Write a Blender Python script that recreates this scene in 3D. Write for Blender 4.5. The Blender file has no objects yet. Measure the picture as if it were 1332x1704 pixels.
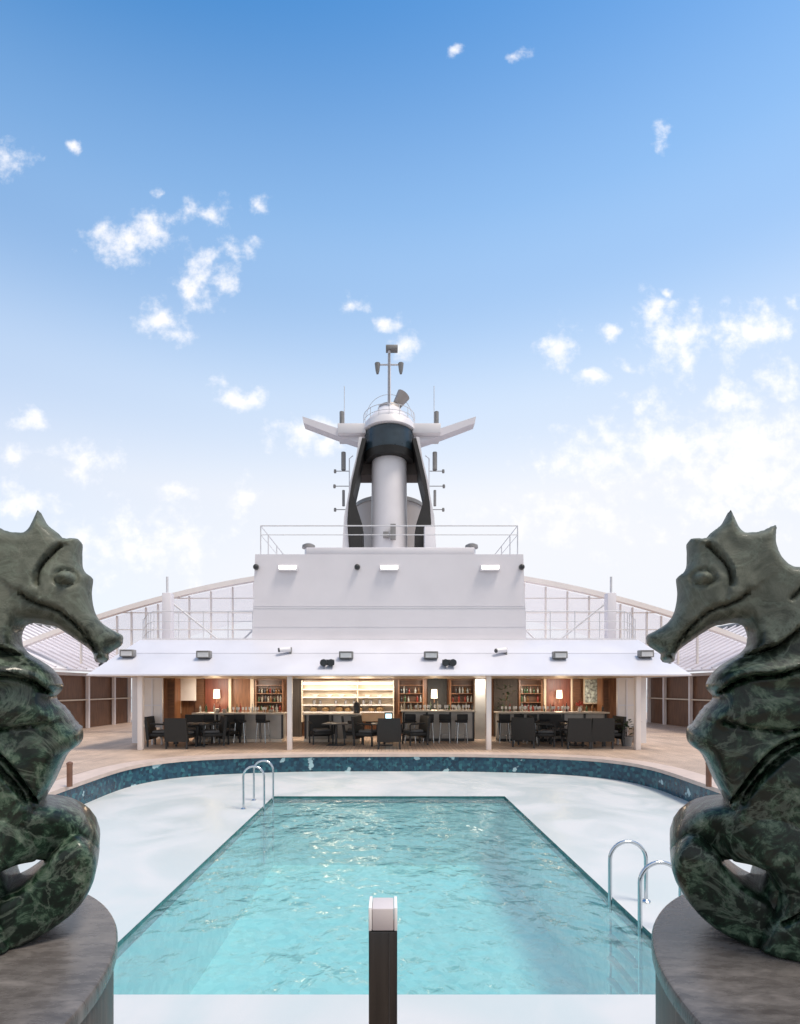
import bpy, bmesh, math, random
import numpy as np
from mathutils import Vector, Matrix, noise
from mathutils.geometry import delaunay_2d_cdt
random.seed(7)
S = bpy.context.scene
C = S.collection
R = math.radians
EYE = 1.9

# ------------------------------------------------------------ camera
cd = bpy.data.cameras.new('camera'); cam = bpy.data.objects.new('camera', cd); C.objects.link(cam)
cam.location = (0, 0, EYE); cam.rotation_euler = (R(90), 0, 0)
cd.sensor_width = 36; cd.lens = 850 / 1704 * 36
cd.shift_x = 18 / 1704; cd.shift_y = 293 / 1704
cd.clip_start = .05; cd.clip_end = 20000
S.camera = cam
S.view_settings.view_transform = 'Standard'; S.view_settings.look = 'None'
S.view_settings.exposure = 1.34; S.view_settings.gamma = 1
S.cycles.max_bounces = 8; S.cycles.transparent_max_bounces = 12
S.cycles.use_adaptive_sampling = True
try:
    S.cycles.use_denoising = True
except Exception:
    pass

SUN_AZ, SUN_EL = 116, 66          # to the right of straight ahead, above the horizon

# ------------------------------------------------------------ world
W = bpy.data.worlds.new('World'); S.world = W; W.use_nodes = True
nt = W.node_tree; N = nt.nodes; L = nt.links; N.clear()
def wn(t, **k):
    n = N.new(t)
    for a, b in k.items(): setattr(n, a, b)
    return n
def wmath(op, a, b=None, c=None, clamp=False):
    n = wn('ShaderNodeMath', operation=op, use_clamp=clamp)
    for i, v in enumerate((a, b, c)):
        if v is None: continue
        if isinstance(v, (int, float)): n.inputs[i].default_value = v
        else: L.new(v, n.inputs[i])
    return n.outputs[0]
sky = wn('ShaderNodeTexSky', sky_type='NISHITA', sun_disc=False)
sky.sun_elevation = R(SUN_EL); sky.sun_rotation = R(SUN_AZ)
sky.altitude = 0; sky.air_density = 1.0; sky.dust_density = 0.6; sky.ozone_density = 3.0
hs = wn('ShaderNodeHueSaturation'); hs.inputs['Saturation'].default_value = 1.34; hs.inputs['Value'].default_value = .86; hs.inputs['Hue'].default_value = .493
L.new(sky.outputs[0], hs.inputs['Color'])
geo = wn('ShaderNodeTexCoord')
sep0 = wn('ShaderNodeSeparateXYZ'); L.new(geo.outputs['Generated'], sep0.inputs[0])
gd = wn('ShaderNodeVectorMath', operation='DOT_PRODUCT'); L.new(geo.outputs['Generated'], gd.inputs[0])
gd.inputs[1].default_value = tuple(Vector((.20, 1, .36)).normalized())
hz = wn('ShaderNodeValToRGB'); he = hz.color_ramp.elements; hz.color_ramp.interpolation = 'EASE'
for k_ in range(4): he.new(.5)
for k_, (p_, c_) in zip(he, ((0, .97), (.18, .95), (.33, .87), (.46, .74), (.62, .47), (.86, .02))): k_.position = p_; k_.color = (c_, c_, c_, 1)
L.new(sep0.outputs[2], hz.inputs[0])
hf0 = wmath('ADD', hz.outputs[0], wmath('MULTIPLY_ADD', gd.outputs['Value'], .7, -.58), clamp=True)
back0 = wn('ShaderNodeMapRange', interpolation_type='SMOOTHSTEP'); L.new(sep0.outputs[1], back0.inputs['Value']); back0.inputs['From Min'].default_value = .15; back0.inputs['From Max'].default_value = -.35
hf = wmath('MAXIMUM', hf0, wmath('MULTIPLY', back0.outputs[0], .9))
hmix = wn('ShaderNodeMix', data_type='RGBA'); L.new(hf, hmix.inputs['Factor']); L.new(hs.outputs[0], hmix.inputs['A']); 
hc = wn('ShaderNodeValToRGB'); hc.color_ramp.elements[0].position = .34; hc.color_ramp.elements[1].position = .68
hc.color_ramp.elements[0].color = (3.66, 3.74, 3.95, 1); hc.color_ramp.elements[1].color = (2.15, 3.1, 4.25, 1); L.new(sep0.outputs[2], hc.inputs[0])
back = wn('ShaderNodeMapRange', interpolation_type='SMOOTHSTEP'); L.new(sep0.outputs[1], back.inputs['Value'])      # unseen white veil added behind the viewer to whiten the fill light
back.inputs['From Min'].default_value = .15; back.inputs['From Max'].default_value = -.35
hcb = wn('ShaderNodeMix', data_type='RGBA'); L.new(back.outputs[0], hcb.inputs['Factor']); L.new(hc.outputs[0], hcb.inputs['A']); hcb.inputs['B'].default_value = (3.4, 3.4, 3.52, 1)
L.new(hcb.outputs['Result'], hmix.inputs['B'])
sep = wn('ShaderNodeSeparateXYZ'); L.new(geo.outputs['Generated'], sep.inputs[0])
yy = wmath('MAXIMUM', sep.outputs[1], .12)
u = wmath('DIVIDE', sep.outputs[0], yy); v = wmath('DIVIDE', sep.outputs[2], yy)
uv = wn('ShaderNodeCombineXYZ'); L.new(u, uv.inputs[0]); L.new(v, uv.inputs[1])
# warp the directions so that the puffs get ragged outlines
wz = wn('ShaderNodeTexNoise'); wz.inputs['Scale'].default_value = 14; wz.inputs['Detail'].default_value = 5
L.new(uv.outputs[0], wz.inputs['Vector'])
wsub = wn('ShaderNodeVectorMath', operation='SUBTRACT'); L.new(wz.outputs['Color'], wsub.inputs[0]); wsub.inputs[1].default_value = (.5, .5, .5)
wsc = wn('ShaderNodeVectorMath', operation='SCALE'); L.new(wsub.outputs[0], wsc.inputs[0]); wsc.inputs['Scale'].default_value = .06
wuv = wn('ShaderNodeVectorMath', operation='ADD'); L.new(uv.outputs[0], wuv.inputs[0]); L.new(wsc.outputs[0], wuv.inputs[1])
CLOUDS = [(218,400,72,44,1.05),(262,385,45,34,.9),(345,462,52,44,.95),(322,485,30,24,.9),(345,355,48,24,.75),(398,414,34,20,.85),(437,342,20,18,.8),
 (262,528,40,32,1.05),(296,556,34,22,1.0),(268,320,15,11,.9),(127,245,13,13,.9),(15,262,48,34,.62),(755,80,14,12,.8),(862,88,22,15,.95),
 (1103,222,16,24,.8),(585,503,26,18,.85),(640,540,30,16,.75),(678,577,34,22,1.05),(505,728,60,34,.95),(545,740,34,20,.95),
 (408,662,44,22,1.0),(370,635,34,16,.75),(50,700,32,24,.95),(150,768,52,36,.95),(25,766,38,28,.9),(292,822,44,18,.9),(415,830,36,30,.9),
 (930,580,36,38,1.05),(985,634,32,15,1.0),(1045,608,22,18,1.0),(1015,550,24,14,.95),(1085,520,30,36,.9),(1130,560,62,52,1.0),(1145,610,26,36,.9),(1215,560,34,50,.9),(1265,545,52,46,1.0),
 (1108,488,16,14,.95),(1322,498,18,14,.8),(1085,668,44,24,.95),(1105,745,90,60,.95),(1225,660,56,36,.9),(1250,740,130,80,.95),(1300,630,44,38,.9),
 (1230,800,160,80,.9),(1000,760,110,60,.75),(30,830,80,30,.85),(230,905,140,60,.75),(950,860,140,60,.55)]
acc = None
for (px, py, rx, ry, w) in CLOUDS:
    s = wn('ShaderNodeVectorMath', operation='SUBTRACT'); L.new(wuv.outputs[0], s.inputs[0])
    s.inputs[1].default_value = ((px - 648) / 850, (1145 - py) / 850, 0)
    m = wn('ShaderNodeVectorMath', operation='MULTIPLY'); L.new(s.outputs[0], m.inputs[0])
    m.inputs[1].default_value = (850 / (rx * 1.25), 850 / (ry * 1.25), 0)
    ln = wn('ShaderNodeVectorMath', operation='LENGTH'); L.new(m.outputs[0], ln.inputs[0])
    f = wmath('MULTIPLY_ADD', ln.outputs['Value'], -w, w)
    acc = f if acc is None else wmath('MAXIMUM', acc, f)
nz = wn('ShaderNodeTexNoise'); nz.inputs['Scale'].default_value = 22; nz.inputs['Detail'].default_value = 7; nz.inputs['Roughness'].default_value = .62
L.new(uv.outputs[0], nz.inputs['Vector'])
nn = wmath('MULTIPLY_ADD', nz.outputs['Fac'], 2.6, -1.36)
den = wmath('ADD', wmath('MAXIMUM', acc, -1.0), nn)
mr = wn('ShaderNodeMapRange', interpolation_type='SMOOTHSTEP'); L.new(den, mr.inputs['Value'])
mr.inputs['From Min'].default_value = .02; mr.inputs['From Max'].default_value = 1.2
front = wn('ShaderNodeMapRange', interpolation_type='SMOOTHSTEP'); L.new(sep.outputs[1], front.inputs['Value'])
front.inputs['From Min'].default_value = .12; front.inputs['From Max'].default_value = .25
cf = wmath('MULTIPLY', wmath('MULTIPLY', mr.outputs[0], front.outputs[0]), .93)
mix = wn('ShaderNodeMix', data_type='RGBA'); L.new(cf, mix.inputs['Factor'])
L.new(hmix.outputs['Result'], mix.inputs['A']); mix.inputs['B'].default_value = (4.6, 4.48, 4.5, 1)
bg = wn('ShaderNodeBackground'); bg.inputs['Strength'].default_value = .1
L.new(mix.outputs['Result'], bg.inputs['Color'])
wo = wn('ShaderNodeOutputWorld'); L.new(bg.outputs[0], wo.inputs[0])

# ------------------------------------------------------------ sun
sd = bpy.data.lights.new('sun', 'SUN'); sd.energy = 1.35; sd.angle = R(16); sd.color = (1, .88, .75)
sun = bpy.data.objects.new('sun', sd); C.objects.link(sun)
sdir = Vector((math.sin(R(SUN_AZ)) * math.cos(R(SUN_EL)), math.cos(R(SUN_AZ)) * math.cos(R(SUN_EL)), math.sin(R(SUN_EL))))
sun.rotation_euler = (-sdir).to_track_quat('-Z', 'Y').to_euler()
sun.location = sdir * 60

# ------------------------------------------------------------ materials
def mat(name, col, rough=.5, metal=0, var=.12, scale=6, bump=0, bscale=40, stretch=(1, 1, 1), emit=0, ecol=None, coord='Object', ior=None):
    m = bpy.data.materials.new(name); m.use_nodes = True
    t = m.node_tree; b = t.nodes['Principled BSDF']
    b.inputs['Roughness'].default_value = rough; b.inputs['Metallic'].default_value = metal
    if ior: b.inputs['IOR'].default_value = ior
    tc = t.nodes.new('ShaderNodeTexCoord'); mp = t.nodes.new('ShaderNodeMapping'); mp.inputs['Scale'].default_value = stretch
    t.links.new(tc.outputs[coord], mp.inputs[0])
    n = t.nodes.new('ShaderNodeTexNoise'); n.inputs['Scale'].default_value = scale; n.inputs['Detail'].default_value = 6
    t.links.new(mp.outputs[0], n.inputs['Vector'])
    r = t.nodes.new('ShaderNodeValToRGB')
    r.color_ramp.elements[0].position = .3; r.color_ramp.elements[1].position = .7
    r.color_ramp.elements[0].color = tuple(c * (1 - var) for c in col) + (1,)
    r.color_ramp.elements[1].color = tuple(min(1, c * (1 + var)) for c in col) + (1,)
    t.links.new(n.outputs['Fac'], r.inputs[0]); t.links.new(r.outputs[0], b.inputs['Base Color'])
    rr = t.nodes.new('ShaderNodeMapRange'); rr.inputs['To Min'].default_value = max(0, rough - .08); rr.inputs['To Max'].default_value = min(1, rough + .08)
    t.links.new(n.outputs['Fac'], rr.inputs['Value']); t.links.new(rr.outputs[0], b.inputs['Roughness'])
    if bump:
        n2 = t.nodes.new('ShaderNodeTexNoise'); n2.inputs['Scale'].default_value = bscale; n2.inputs['Detail'].default_value = 4
        t.links.new(mp.outputs[0], n2.inputs['Vector'])
        bp = t.nodes.new('ShaderNodeBump'); bp.inputs['Strength'].default_value = bump; bp.inputs['Distance'].default_value = .01
        t.links.new(n2.outputs['Fac'], bp.inputs['Height']); t.links.new(bp.outputs[0], b.inputs['Normal'])
    if emit:
        b.inputs['Emission Color'].default_value = tuple(ecol or col) + (1,); b.inputs['Emission Strength'].default_value = emit
    return m
M = {}
M['white'] = mat('white_paint', (.72, .70, .72), .38, var=.04, scale=1.2, bump=.05, bscale=8)
M['offwhite'] = mat('bulkhead_paint', (.70, .675, .71), .42, var=.035, scale=.8, bump=.06, bscale=4)
M['bouncewhite'] = mat('white_paint_bounce_tint', (.80, .74, .71), .4, var=.04, scale=1.2)  # white paint with warm bounce light off the deck put into its colour
M['awning'] = mat('awning_paint', (.58, .585, .64), .42, var=.06, scale=.7, bump=.05, bscale=3)
M['rail'] = mat('rail_paint', (.62, .62, .64), .35, var=.05)
M['shelf'] = mat('pale_resin_deck', (.60, .60, .595), .42, var=.05, scale=.9, bump=.06, bscale=60)
def wet_shelf():
    m = M['shelf']; t = m.node_tree; n = t.nodes; l = t.links; b = n['Principled BSDF']
    tc = n.new('ShaderNodeTexCoord'); a = n.new('ShaderNodeTexNoise'); a.inputs['Scale'].default_value = .55; a.inputs['Detail'].default_value = 5; a.inputs['Distortion'].default_value = 1.4; l.new(tc.outputs['Object'], a.inputs[0])
    q = n.new('ShaderNodeMapRange'); q.inputs['From Min'].default_value = .42; q.inputs['From Max'].default_value = .60; q.inputs['To Min'].default_value = .30; q.inputs['To Max'].default_value = .5; l.new(a.outputs['Fac'], q.inputs['Value']); l.new(q.outputs[0], b.inputs['Roughness'])
    r = n.new('ShaderNodeValToRGB'); r.color_ramp.elements[0].position = .40; r.color_ramp.elements[1].position = .62
    r.color_ramp.elements[0].color = (.50, .56, .565, 1); r.color_ramp.elements[1].color = (.575, .59, .59, 1); l.new(a.outputs['Fac'], r.inputs[0]); l.new(r.outputs[0], b.inputs['Base Color'])
wet_shelf()
M['steel'] = mat('brushed_steel', (.55, .58, .60), .2, 1, var=.08, scale=12)
M['dark'] = mat('dark_fitting', (.03, .032, .035), .4, var=.2)
M['grey'] = mat('grey_fitting', (.22, .215, .21), .5, var=.12)
M['lens'] = mat('lamp_glass', (.7, .7, .7), .15, var=.03)
M['navy'] = mat('navy_paint', (.022, .04, .055), .3, var=.2, scale=3)
M['soot'] = mat('matt_black_paint', (.016, .015, .014), .6, var=.3, scale=2)
M['brown'] = mat('soot_brown', (.06, .045, .038), .6, var=.25, scale=2)
M['taupe'] = mat('funnel_paint', (.36, .32, .30), .45, var=.06, scale=1)
M['rednook'] = mat('red_brown_panel', (.13, .035, .02), .4, var=.3, scale=3, stretch=(6, 6, .6))
M['sidewood'] = mat('side_wall_wood', (.17, .085, .045), .5, var=.3, scale=3, stretch=(1, 5, .5))
M['wood'] = mat('warm_wood', (.22, .10, .048), .4, var=.35, scale=3, stretch=(6, 6, .6))
M['walnut'] = mat('dark_wood', (.10, .045, .022), .45, var=.3, scale=3, stretch=(1, 1, 7))
M['cream'] = mat('cream_laminate', (.68, .57, .43), .4, var=.08, scale=3)
M['stone_top'] = mat('pale_counter_stone', (.66, .58, .48), .25, var=.1, scale=9)
M['panelgrey'] = mat('grey_counter_panel', (.42, .40, .37), .35, .1, var=.15, scale=2)
M['wicker'] = mat('charcoal_wicker', (.017, .018, .018), .6, var=.4, scale=60, bump=.5, bscale=90)
M['cushion'] = mat('grey_cushion', (.10, .105, .11), .8, var=.15)
M['black'] = mat('black_cloth', (.012, .013, .014), .7, var=.3)
M['green'] = mat('leaf_green', (.035, .07, .03), .5, var=.4, scale=10)
M['red'] = mat('red_fabric', (.45, .05, .035), .7, var=.2)
M['china'] = mat('white_china', (.8, .78, .74), .2, var=.03)
M['copper'] = mat('copper_brown', (.20, .10, .065), .4, .4, var=.2)
M['shade'] = mat('lamp_shade', (.8, .68, .48), .7, emit=.8, ecol=(1, .82, .6), var=.03)
M['litwhite'] = mat('lit_diffuser', (.9, .9, .88), .5, emit=1.0, ecol=(1, .95, .88), var=.01)
M['screen'] = mat('lit_screen', (.3, .5, .6), .3, emit=.9, ecol=(.55, .85, .95), var=.02)
M['artglow'] = mat('picture_print', (.45, .5, .46), .5, var=.9, scale=9)
M['curtain'] = mat('dark_curtain', (.05, .038, .03), .8, var=.4, scale=3, stretch=(12, 12, .3))
M['blind'] = mat('pale_blind', (.75, .70, .66), .6, var=.06, scale=2)
M['cap'] = mat('frosted_cap', (.58, .53, .53), .45, var=.03)
M['capside'] = mat('pale_cap_edge', (.85, .83, .82), .25, var=.02)
M['bronze'] = mat('dark_bronze_post', (.05, .048, .047), .22, .8, var=.15, scale=4, stretch=(14, 14, .6))
M['seawater'] = mat('sea_surface', (.02, .07, .11), .12, var=.2, scale=.05, bump=.4, bscale=.3)
for i, c in enumerate([(.05, .09, .04), (.16, .07, .02), (.30, .26, .20), (.05, .05, .05), (.22, .03, .02), (.4, .4, .36)]):
    M['glass%d' % i] = mat('bottle_glass', c, .12, var=.1)

def nodes_mat(name):
    m = bpy.data.materials.new(name); m.use_nodes = True
    return m, m.node_tree, m.node_tree.nodes, m.node_tree.links, m.node_tree.nodes['Principled BSDF']
def ramp(n, stops):
    r = n.new('ShaderNodeValToRGB'); e = r.color_ramp.elements
    while len(e) < len(stops): e.new(.5)
    for k, (p, c) in zip(e, stops): k.position = p; k.color = tuple(c) + (1,)
    return r

# teak deck : caulked planks running fore and aft
m, t, n, l, b = nodes_mat('teak_deck'); M['teak'] = m
tc = n.new('ShaderNodeTexCoord'); mp = n.new('ShaderNodeMapping'); l.new(tc.outputs['Object'], mp.inputs[0]); mp.inputs['Rotation'].default_value = (0, 0, R(90))
br = n.new('ShaderNodeTexBrick'); l.new(mp.outputs[0], br.inputs['Vector'])
br.inputs['Color1'].default_value = (.52, .39, .30, 1); br.inputs['Color2'].default_value = (.43, .325, .25, 1); br.inputs['Mortar'].default_value = (.06, .05, .045, 1)
br.inputs['Scale'].default_value = 1; br.inputs['Brick Width'].default_value = 2.4; br.inputs['Row Height'].default_value = .12; br.inputs['Mortar Size'].default_value = .005
nz_ = n.new('ShaderNodeTexNoise'); nz_.inputs['Scale'].default_value = 1.2; nz_.inputs['Detail'].default_value = 6; l.new(tc.outputs['Object'], nz_.inputs[0])
mx = n.new('ShaderNodeMix'); mx.data_type = 'RGBA'; mx.blend_type = 'OVERLAY'; mx.inputs[0].default_value = .5
l.new(br.outputs[0], mx.inputs['A']); l.new(nz_.outputs['Fac'], mx.inputs['B']); l.new(mx.outputs['Result'], b.inputs['Base Color']); b.inputs['Roughness'].default_value = .5

M['coping'] = mat('rosy_coping_stone', (.56, .45, .39), .4, var=.1, scale=4, bump=.1, bscale=30)

# mosaic of small blue tiles with pale shell-coloured fragments
m, t, n, l, b = nodes_mat('blue_mosaic'); M['mosaic'] = m
tc = n.new('ShaderNodeTexCoord')
vo = n.new('ShaderNodeTexVoronoi'); vo.inputs['Scale'].default_value = 13; vo.inputs['Randomness'].default_value = .6; l.new(tc.outputs['Object'], vo.inputs[0])
sp = n.new('ShaderNodeSeparateColor'); l.new(vo.outputs['Color'], sp.inputs[0])
rp = ramp(n, [(0, (.004, .028, .055)), (.45, (.008, .055, .095)), (.8, (.014, .085, .12)), (1, (.03, .15, .18))]); l.new(sp.outputs[0], rp.inputs[0])
v2 = n.new('ShaderNodeTexVoronoi'); v2.inputs['Scale'].default_value = 1.7; l.new(tc.outputs['Object'], v2.inputs[0])
nn_ = n.new('ShaderNodeTexNoise'); nn_.inputs['Scale'].default_value = 5; nn_.inputs['Detail'].default_value = 3; l.new(tc.outputs['Object'], nn_.inputs[0])
ad = n.new('ShaderNodeMath'); ad.operation = 'MULTIPLY_ADD'; l.new(nn_.outputs['Fac'], ad.inputs[0]); ad.inputs[1].default_value = -.75; l.new(v2.outputs['Distance'], ad.inputs[2])
mr_ = n.new('ShaderNodeMapRange'); l.new(ad.outputs[0], mr_.inputs['Value']); mr_.inputs['From Min'].default_value = -.22; mr_.inputs['From Max'].default_value = -.19; mr_.inputs['To Min'].default_value = .85; mr_.inputs['To Max'].default_value = 0
mx = n.new('ShaderNodeMix'); mx.data_type = 'RGBA'; l.new(mr_.outputs[0], mx.inputs[0]); l.new(rp.outputs[0], mx.inputs['A']); mx.inputs['B'].default_value = (.42, .60, .64, 1)
l.new(mx.outputs['Result'], b.inputs['Base Color']); b.inputs['Roughness'].default_value = .25

# small turquoise pool tiles
m, t, n, l, b = nodes_mat('pool_tile'); M['tile'] = m
tc = n.new('ShaderNodeTexCoord')
vo = n.new('ShaderNodeTexVoronoi'); vo.inputs['Scale'].default_value = 9; l.new(tc.outputs['Object'], vo.inputs[0])
sp = n.new('ShaderNodeSeparateColor'); l.new(vo.outputs['Color'], sp.inputs[0])
rp = ramp(n, [(0, (.43, .70, .72)), (1, (.64, .86, .87))]); l.new(sp.outputs[1], rp.inputs[0]); l.new(rp.outputs[0], b.inputs['Base Color']); b.inputs['Roughness'].default_value = .35
M['tileband'] = mat('waterline_tile', (.03, .13, .13), .25, var=.3, scale=12)

# pool water: rippled surface, clear body tinted turquoise
m, t, n, l, b = nodes_mat('pool_water'); M['water'] = m
n.remove(b); out = n['Material Output']
tc = n.new('ShaderNodeTexCoord')
mp = n.new('ShaderNodeMapping'); mp.inputs['Scale'].default_value = (1, .8, 1); l.new(tc.outputs['Object'], mp.inputs[0])
na = n.new('ShaderNodeTexNoise'); na.inputs['Scale'].default_value = 2.0; na.inputs['Detail'].default_value = 2; na.inputs['Distortion'].default_value = .12; l.new(mp.outputs[0], na.inputs[0])
nb = n.new('ShaderNodeTexNoise'); nb.inputs['Scale'].default_value = 6.5; nb.inputs['Detail'].default_value = 2; nb.inputs['Distortion'].default_value = .6; l.new(mp.outputs[0], nb.inputs[0])
ma = n.new('ShaderNodeMath'); ma.operation = 'MULTIPLY_ADD'; l.new(nb.outputs['Fac'], ma.inputs[0]); ma.inputs[1].default_value = .24; l.new(na.outputs['Fac'], ma.inputs[2])
nc = n.new('ShaderNodeTexNoise'); nc.inputs['Scale'].default_value = .42; nc.inputs['Detail'].default_value = 2; l.new(tc.outputs['Object'], nc.inputs[0])
ms_ = n.new('ShaderNodeMapRange'); ms_.inputs['From Min'].default_value = .36; ms_.inputs['From Max'].default_value = .62; ms_.inputs['To Min'].default_value = .28; ms_.inputs['To Max'].default_value = 1; l.new(nc.outputs['Fac'], ms_.inputs['Value'])
bp = n.new('ShaderNodeBump'); l.new(ms_.outputs[0], bp.inputs['Strength']); bp.inputs['Distance'].default_value = .16; l.new(ma.outputs[0], bp.inputs['Height'])
gl = n.new('ShaderNodeBsdfGlossy'); gl.inputs['Roughness'].default_value = .07; l.new(bp.outputs[0], gl.inputs['Normal'])
tr = n.new('ShaderNodeBsdfTransparent'); tr.inputs['Color'].default_value = (.58, .90, .91, 1)
df = n.new('ShaderNodeBsdfDiffuse'); df.inputs['Color'].default_value = (.42, .64, .69, 1); l.new(bp.outputs[0], df.inputs['Normal'])
m1 = n.new('ShaderNodeMixShader'); m1.inputs[0].default_value = .30; l.new(tr.outputs[0], m1.inputs[1]); l.new(df.outputs[0], m1.inputs[2])
fr = n.new('ShaderNodeFresnel'); fr.inputs['IOR'].default_value = 1.5; l.new(bp.outputs[0], fr.inputs['Normal'])
m2 = n.new('ShaderNodeMixShader'); l.new(fr.outputs[0], m2.inputs[0]); l.new(m1.outputs[0], m2.inputs[1]); l.new(gl.outputs[0], m2.inputs[2]); l.new(m2.outputs[0], out.inputs[0])

# pale translucent roof glazing
m, t, n, l, b = nodes_mat('roof_glazing'); M['glazing'] = m
out = n['Material Output']; b.inputs['Base Color'].default_value = (.84, .81, .82, 1); b.inputs['Roughness'].default_value = .2
tl = n.new('ShaderNodeBsdfTranslucent'); tl.inputs['Color'].default_value = (.90, .87, .88, 1)
tp = n.new('ShaderNodeBsdfTransparent'); tp.inputs['Color'].default_value = (.98, .96, .97, 1)
m1 = n.new('ShaderNodeMixShader'); m1.inputs[0].default_value = .45; l.new(b.outputs[0], m1.inputs[1]); l.new(tl.outputs[0], m1.inputs[2])
m2 = n.new('ShaderNodeMixShader'); m2.inputs[0].default_value = .74; l.new(m1.outputs[0], m2.inputs[1]); l.new(tp.outputs[0], m2.inputs[2]); l.new(m2.outputs[0], out.inputs[0])

# carved serpentine : dusty grey-green head, dark mottled polished body
m, t, n, l, b = nodes_mat('green_serpentine'); M['serp'] = m
tc = n.new('ShaderNodeTexCoord')
n1 = n.new('ShaderNodeTexNoise'); n1.inputs['Scale'].default_value = 14; n1.inputs['Detail'].default_value = 10; n1.inputs['Roughness'].default_value = .76; n1.inputs['Distortion'].default_value = .8; l.new(tc.outputs['Object'], n1.inputs[0])
v1 = n.new('ShaderNodeTexNoise'); v1.inputs['Scale'].default_value = 34; v1.inputs['Detail'].default_value = 4; l.new(tc.outputs['Object'], v1.inputs[0])
mm = n.new('ShaderNodeMath'); mm.operation = 'MULTIPLY_ADD'; l.new(v1.outputs['Fac'], mm.inputs[0]); mm.inputs[1].default_value = .36; l.new(n1.outputs['Fac'], mm.inputs[2])
rb = ramp(n, [(.63, (.003, .009, .005)), (.71, (.012, .032, .018)), (.76, (.055, .095, .062)), (.82, (.085, .125, .085)), (.92, (.22, .26, .20))]); l.new(mm.outputs[0], rb.inputs[0])
rh = ramp(n, [(.55, (.075, .086, .066)), (.78, (.125, .138, .110)), (1, (.22, .225, .18))]); l.new(mm.outputs[0], rh.inputs[0])
sx = n.new('ShaderNodeSeparateXYZ'); l.new(tc.outputs['Object'], sx.inputs[0])
az = n.new('ShaderNodeMath'); az.operation = 'MULTIPLY_ADD'; l.new(n1.outputs['Fac'], az.inputs[0]); az.inputs[1].default_value = .5; l.new(sx.outputs[2], az.inputs[2])
mz = n.new('ShaderNodeMapRange'); l.new(az.outputs[0], mz.inputs['Value']); mz.inputs['From Min'].default_value = 1.10; mz.inputs['From Max'].default_value = 1.28
mx = n.new('ShaderNodeMix'); mx.data_type = 'RGBA'; l.new(mz.outputs[0], mx.inputs[0]); l.new(rb.outputs[0], mx.inputs['A']); l.new(rh.outputs[0], mx.inputs['B']); vn = n.new('ShaderNodeTexNoise'); vn.inputs['Scale'].default_value = 5.5; vn.inputs['Detail'].default_value = 7; vn.inputs['Roughness'].default_value = .6; vn.inputs['Distortion'].default_value = 1.1; l.new(tc.outputs['Object'], vn.inputs[0])
va = n.new('ShaderNodeMath'); va.operation = 'SUBTRACT'; l.new(vn.outputs['Fac'], va.inputs[0]); va.inputs[1].default_value = .5
vb = n.new('ShaderNodeMath'); vb.operation = 'ABSOLUTE'; l.new(va.outputs[0], vb.inputs[0])
vm = n.new('ShaderNodeMapRange'); l.new(vb.outputs[0], vm.inputs['Value']); vm.inputs['From Min'].default_value = .0; vm.inputs['From Max'].default_value = .032; vm.inputs['To Min'].default_value = .40; vm.inputs['To Max'].default_value = 0
vx = n.new('ShaderNodeMix'); vx.data_type = 'RGBA'; l.new(vm.outputs[0], vx.inputs[0]); l.new(mx.outputs['Result'], vx.inputs['A']); vx.inputs['B'].default_value = (.17, .21, .165, 1); l.new(vx.outputs['Result'], b.inputs['Base Color'])
rg = n.new('ShaderNodeMapRange'); l.new(mz.outputs[0], rg.inputs['Value']); rg.inputs['To Min'].default_value = .36; rg.inputs['To Max'].default_value = .62; l.new(rg.outputs[0], b.inputs['Roughness']); b.inputs['Specular IOR Level'].default_value = .22; b.inputs['Coat Roughness'].default_value = .10
cw = n.new('ShaderNodeMapRange'); l.new(mz.outputs[0], cw.inputs['Value']); cw.inputs['To Min'].default_value = .32; cw.inputs['To Max'].default_value = .05; l.new(cw.outputs[0], b.inputs['Coat Weight'])
bp = n.new('ShaderNodeBump'); bp.inputs['Strength'].default_value = .35; bp.inputs['Distance'].default_value = .012; l.new(n1.outputs['Fac'], bp.inputs['Height']); l.new(bp.outputs[0], b.inputs['Normal'])

# plinth timber : weathered grey boards, streaky
def grain(name, stretch, lo, mid, hi, rough):
    m, t, n, l, b = nodes_mat(name)
    tc = n.new('ShaderNodeTexCoord'); mp = n.new('ShaderNodeMapping'); mp.inputs['Scale'].default_value = stretch; mp.inputs['Rotation'].default_value = (0, 0, R(28)); l.new(tc.outputs['Object'], mp.inputs[0])
    a = n.new('ShaderNodeTexNoise'); a.inputs['Scale'].default_value = 3; a.inputs['Detail'].default_value = 9; a.inputs['Roughness'].default_value = .65; a.inputs['Distortion'].default_value = .12; l.new(mp.outputs[0], a.inputs[0])
    r = ramp(n, [(.32, lo), (.52, mid), (.72, hi)]); l.new(a.outputs['Fac'], r.inputs[0]); l.new(r.outputs[0], b.inputs['Base Color'])
    q = n.new('ShaderNodeMapRange'); q.inputs['To Min'].default_value = rough - .15; q.inputs['To Max'].default_value = rough + .15; l.new(a.outputs['Fac'], q.inputs['Value']); l.new(q.outputs[0], b.inputs['Roughness'])
    bp = n.new('ShaderNodeBump'); bp.inputs['Strength'].default_value = .3; bp.inputs['Distance'].default_value = .006; l.new(a.outputs['Fac'], bp.inputs['Height']); l.new(bp.outputs[0], b.inputs['Normal'])
    return m
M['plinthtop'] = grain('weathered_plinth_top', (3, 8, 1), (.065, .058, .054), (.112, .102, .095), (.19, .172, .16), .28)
M['plinthside'] = grain('weathered_plinth_side', (14, 14, .5), (.022, .019, .017), (.062, .053, .046), (.14, .115, .10), .5)

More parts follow.
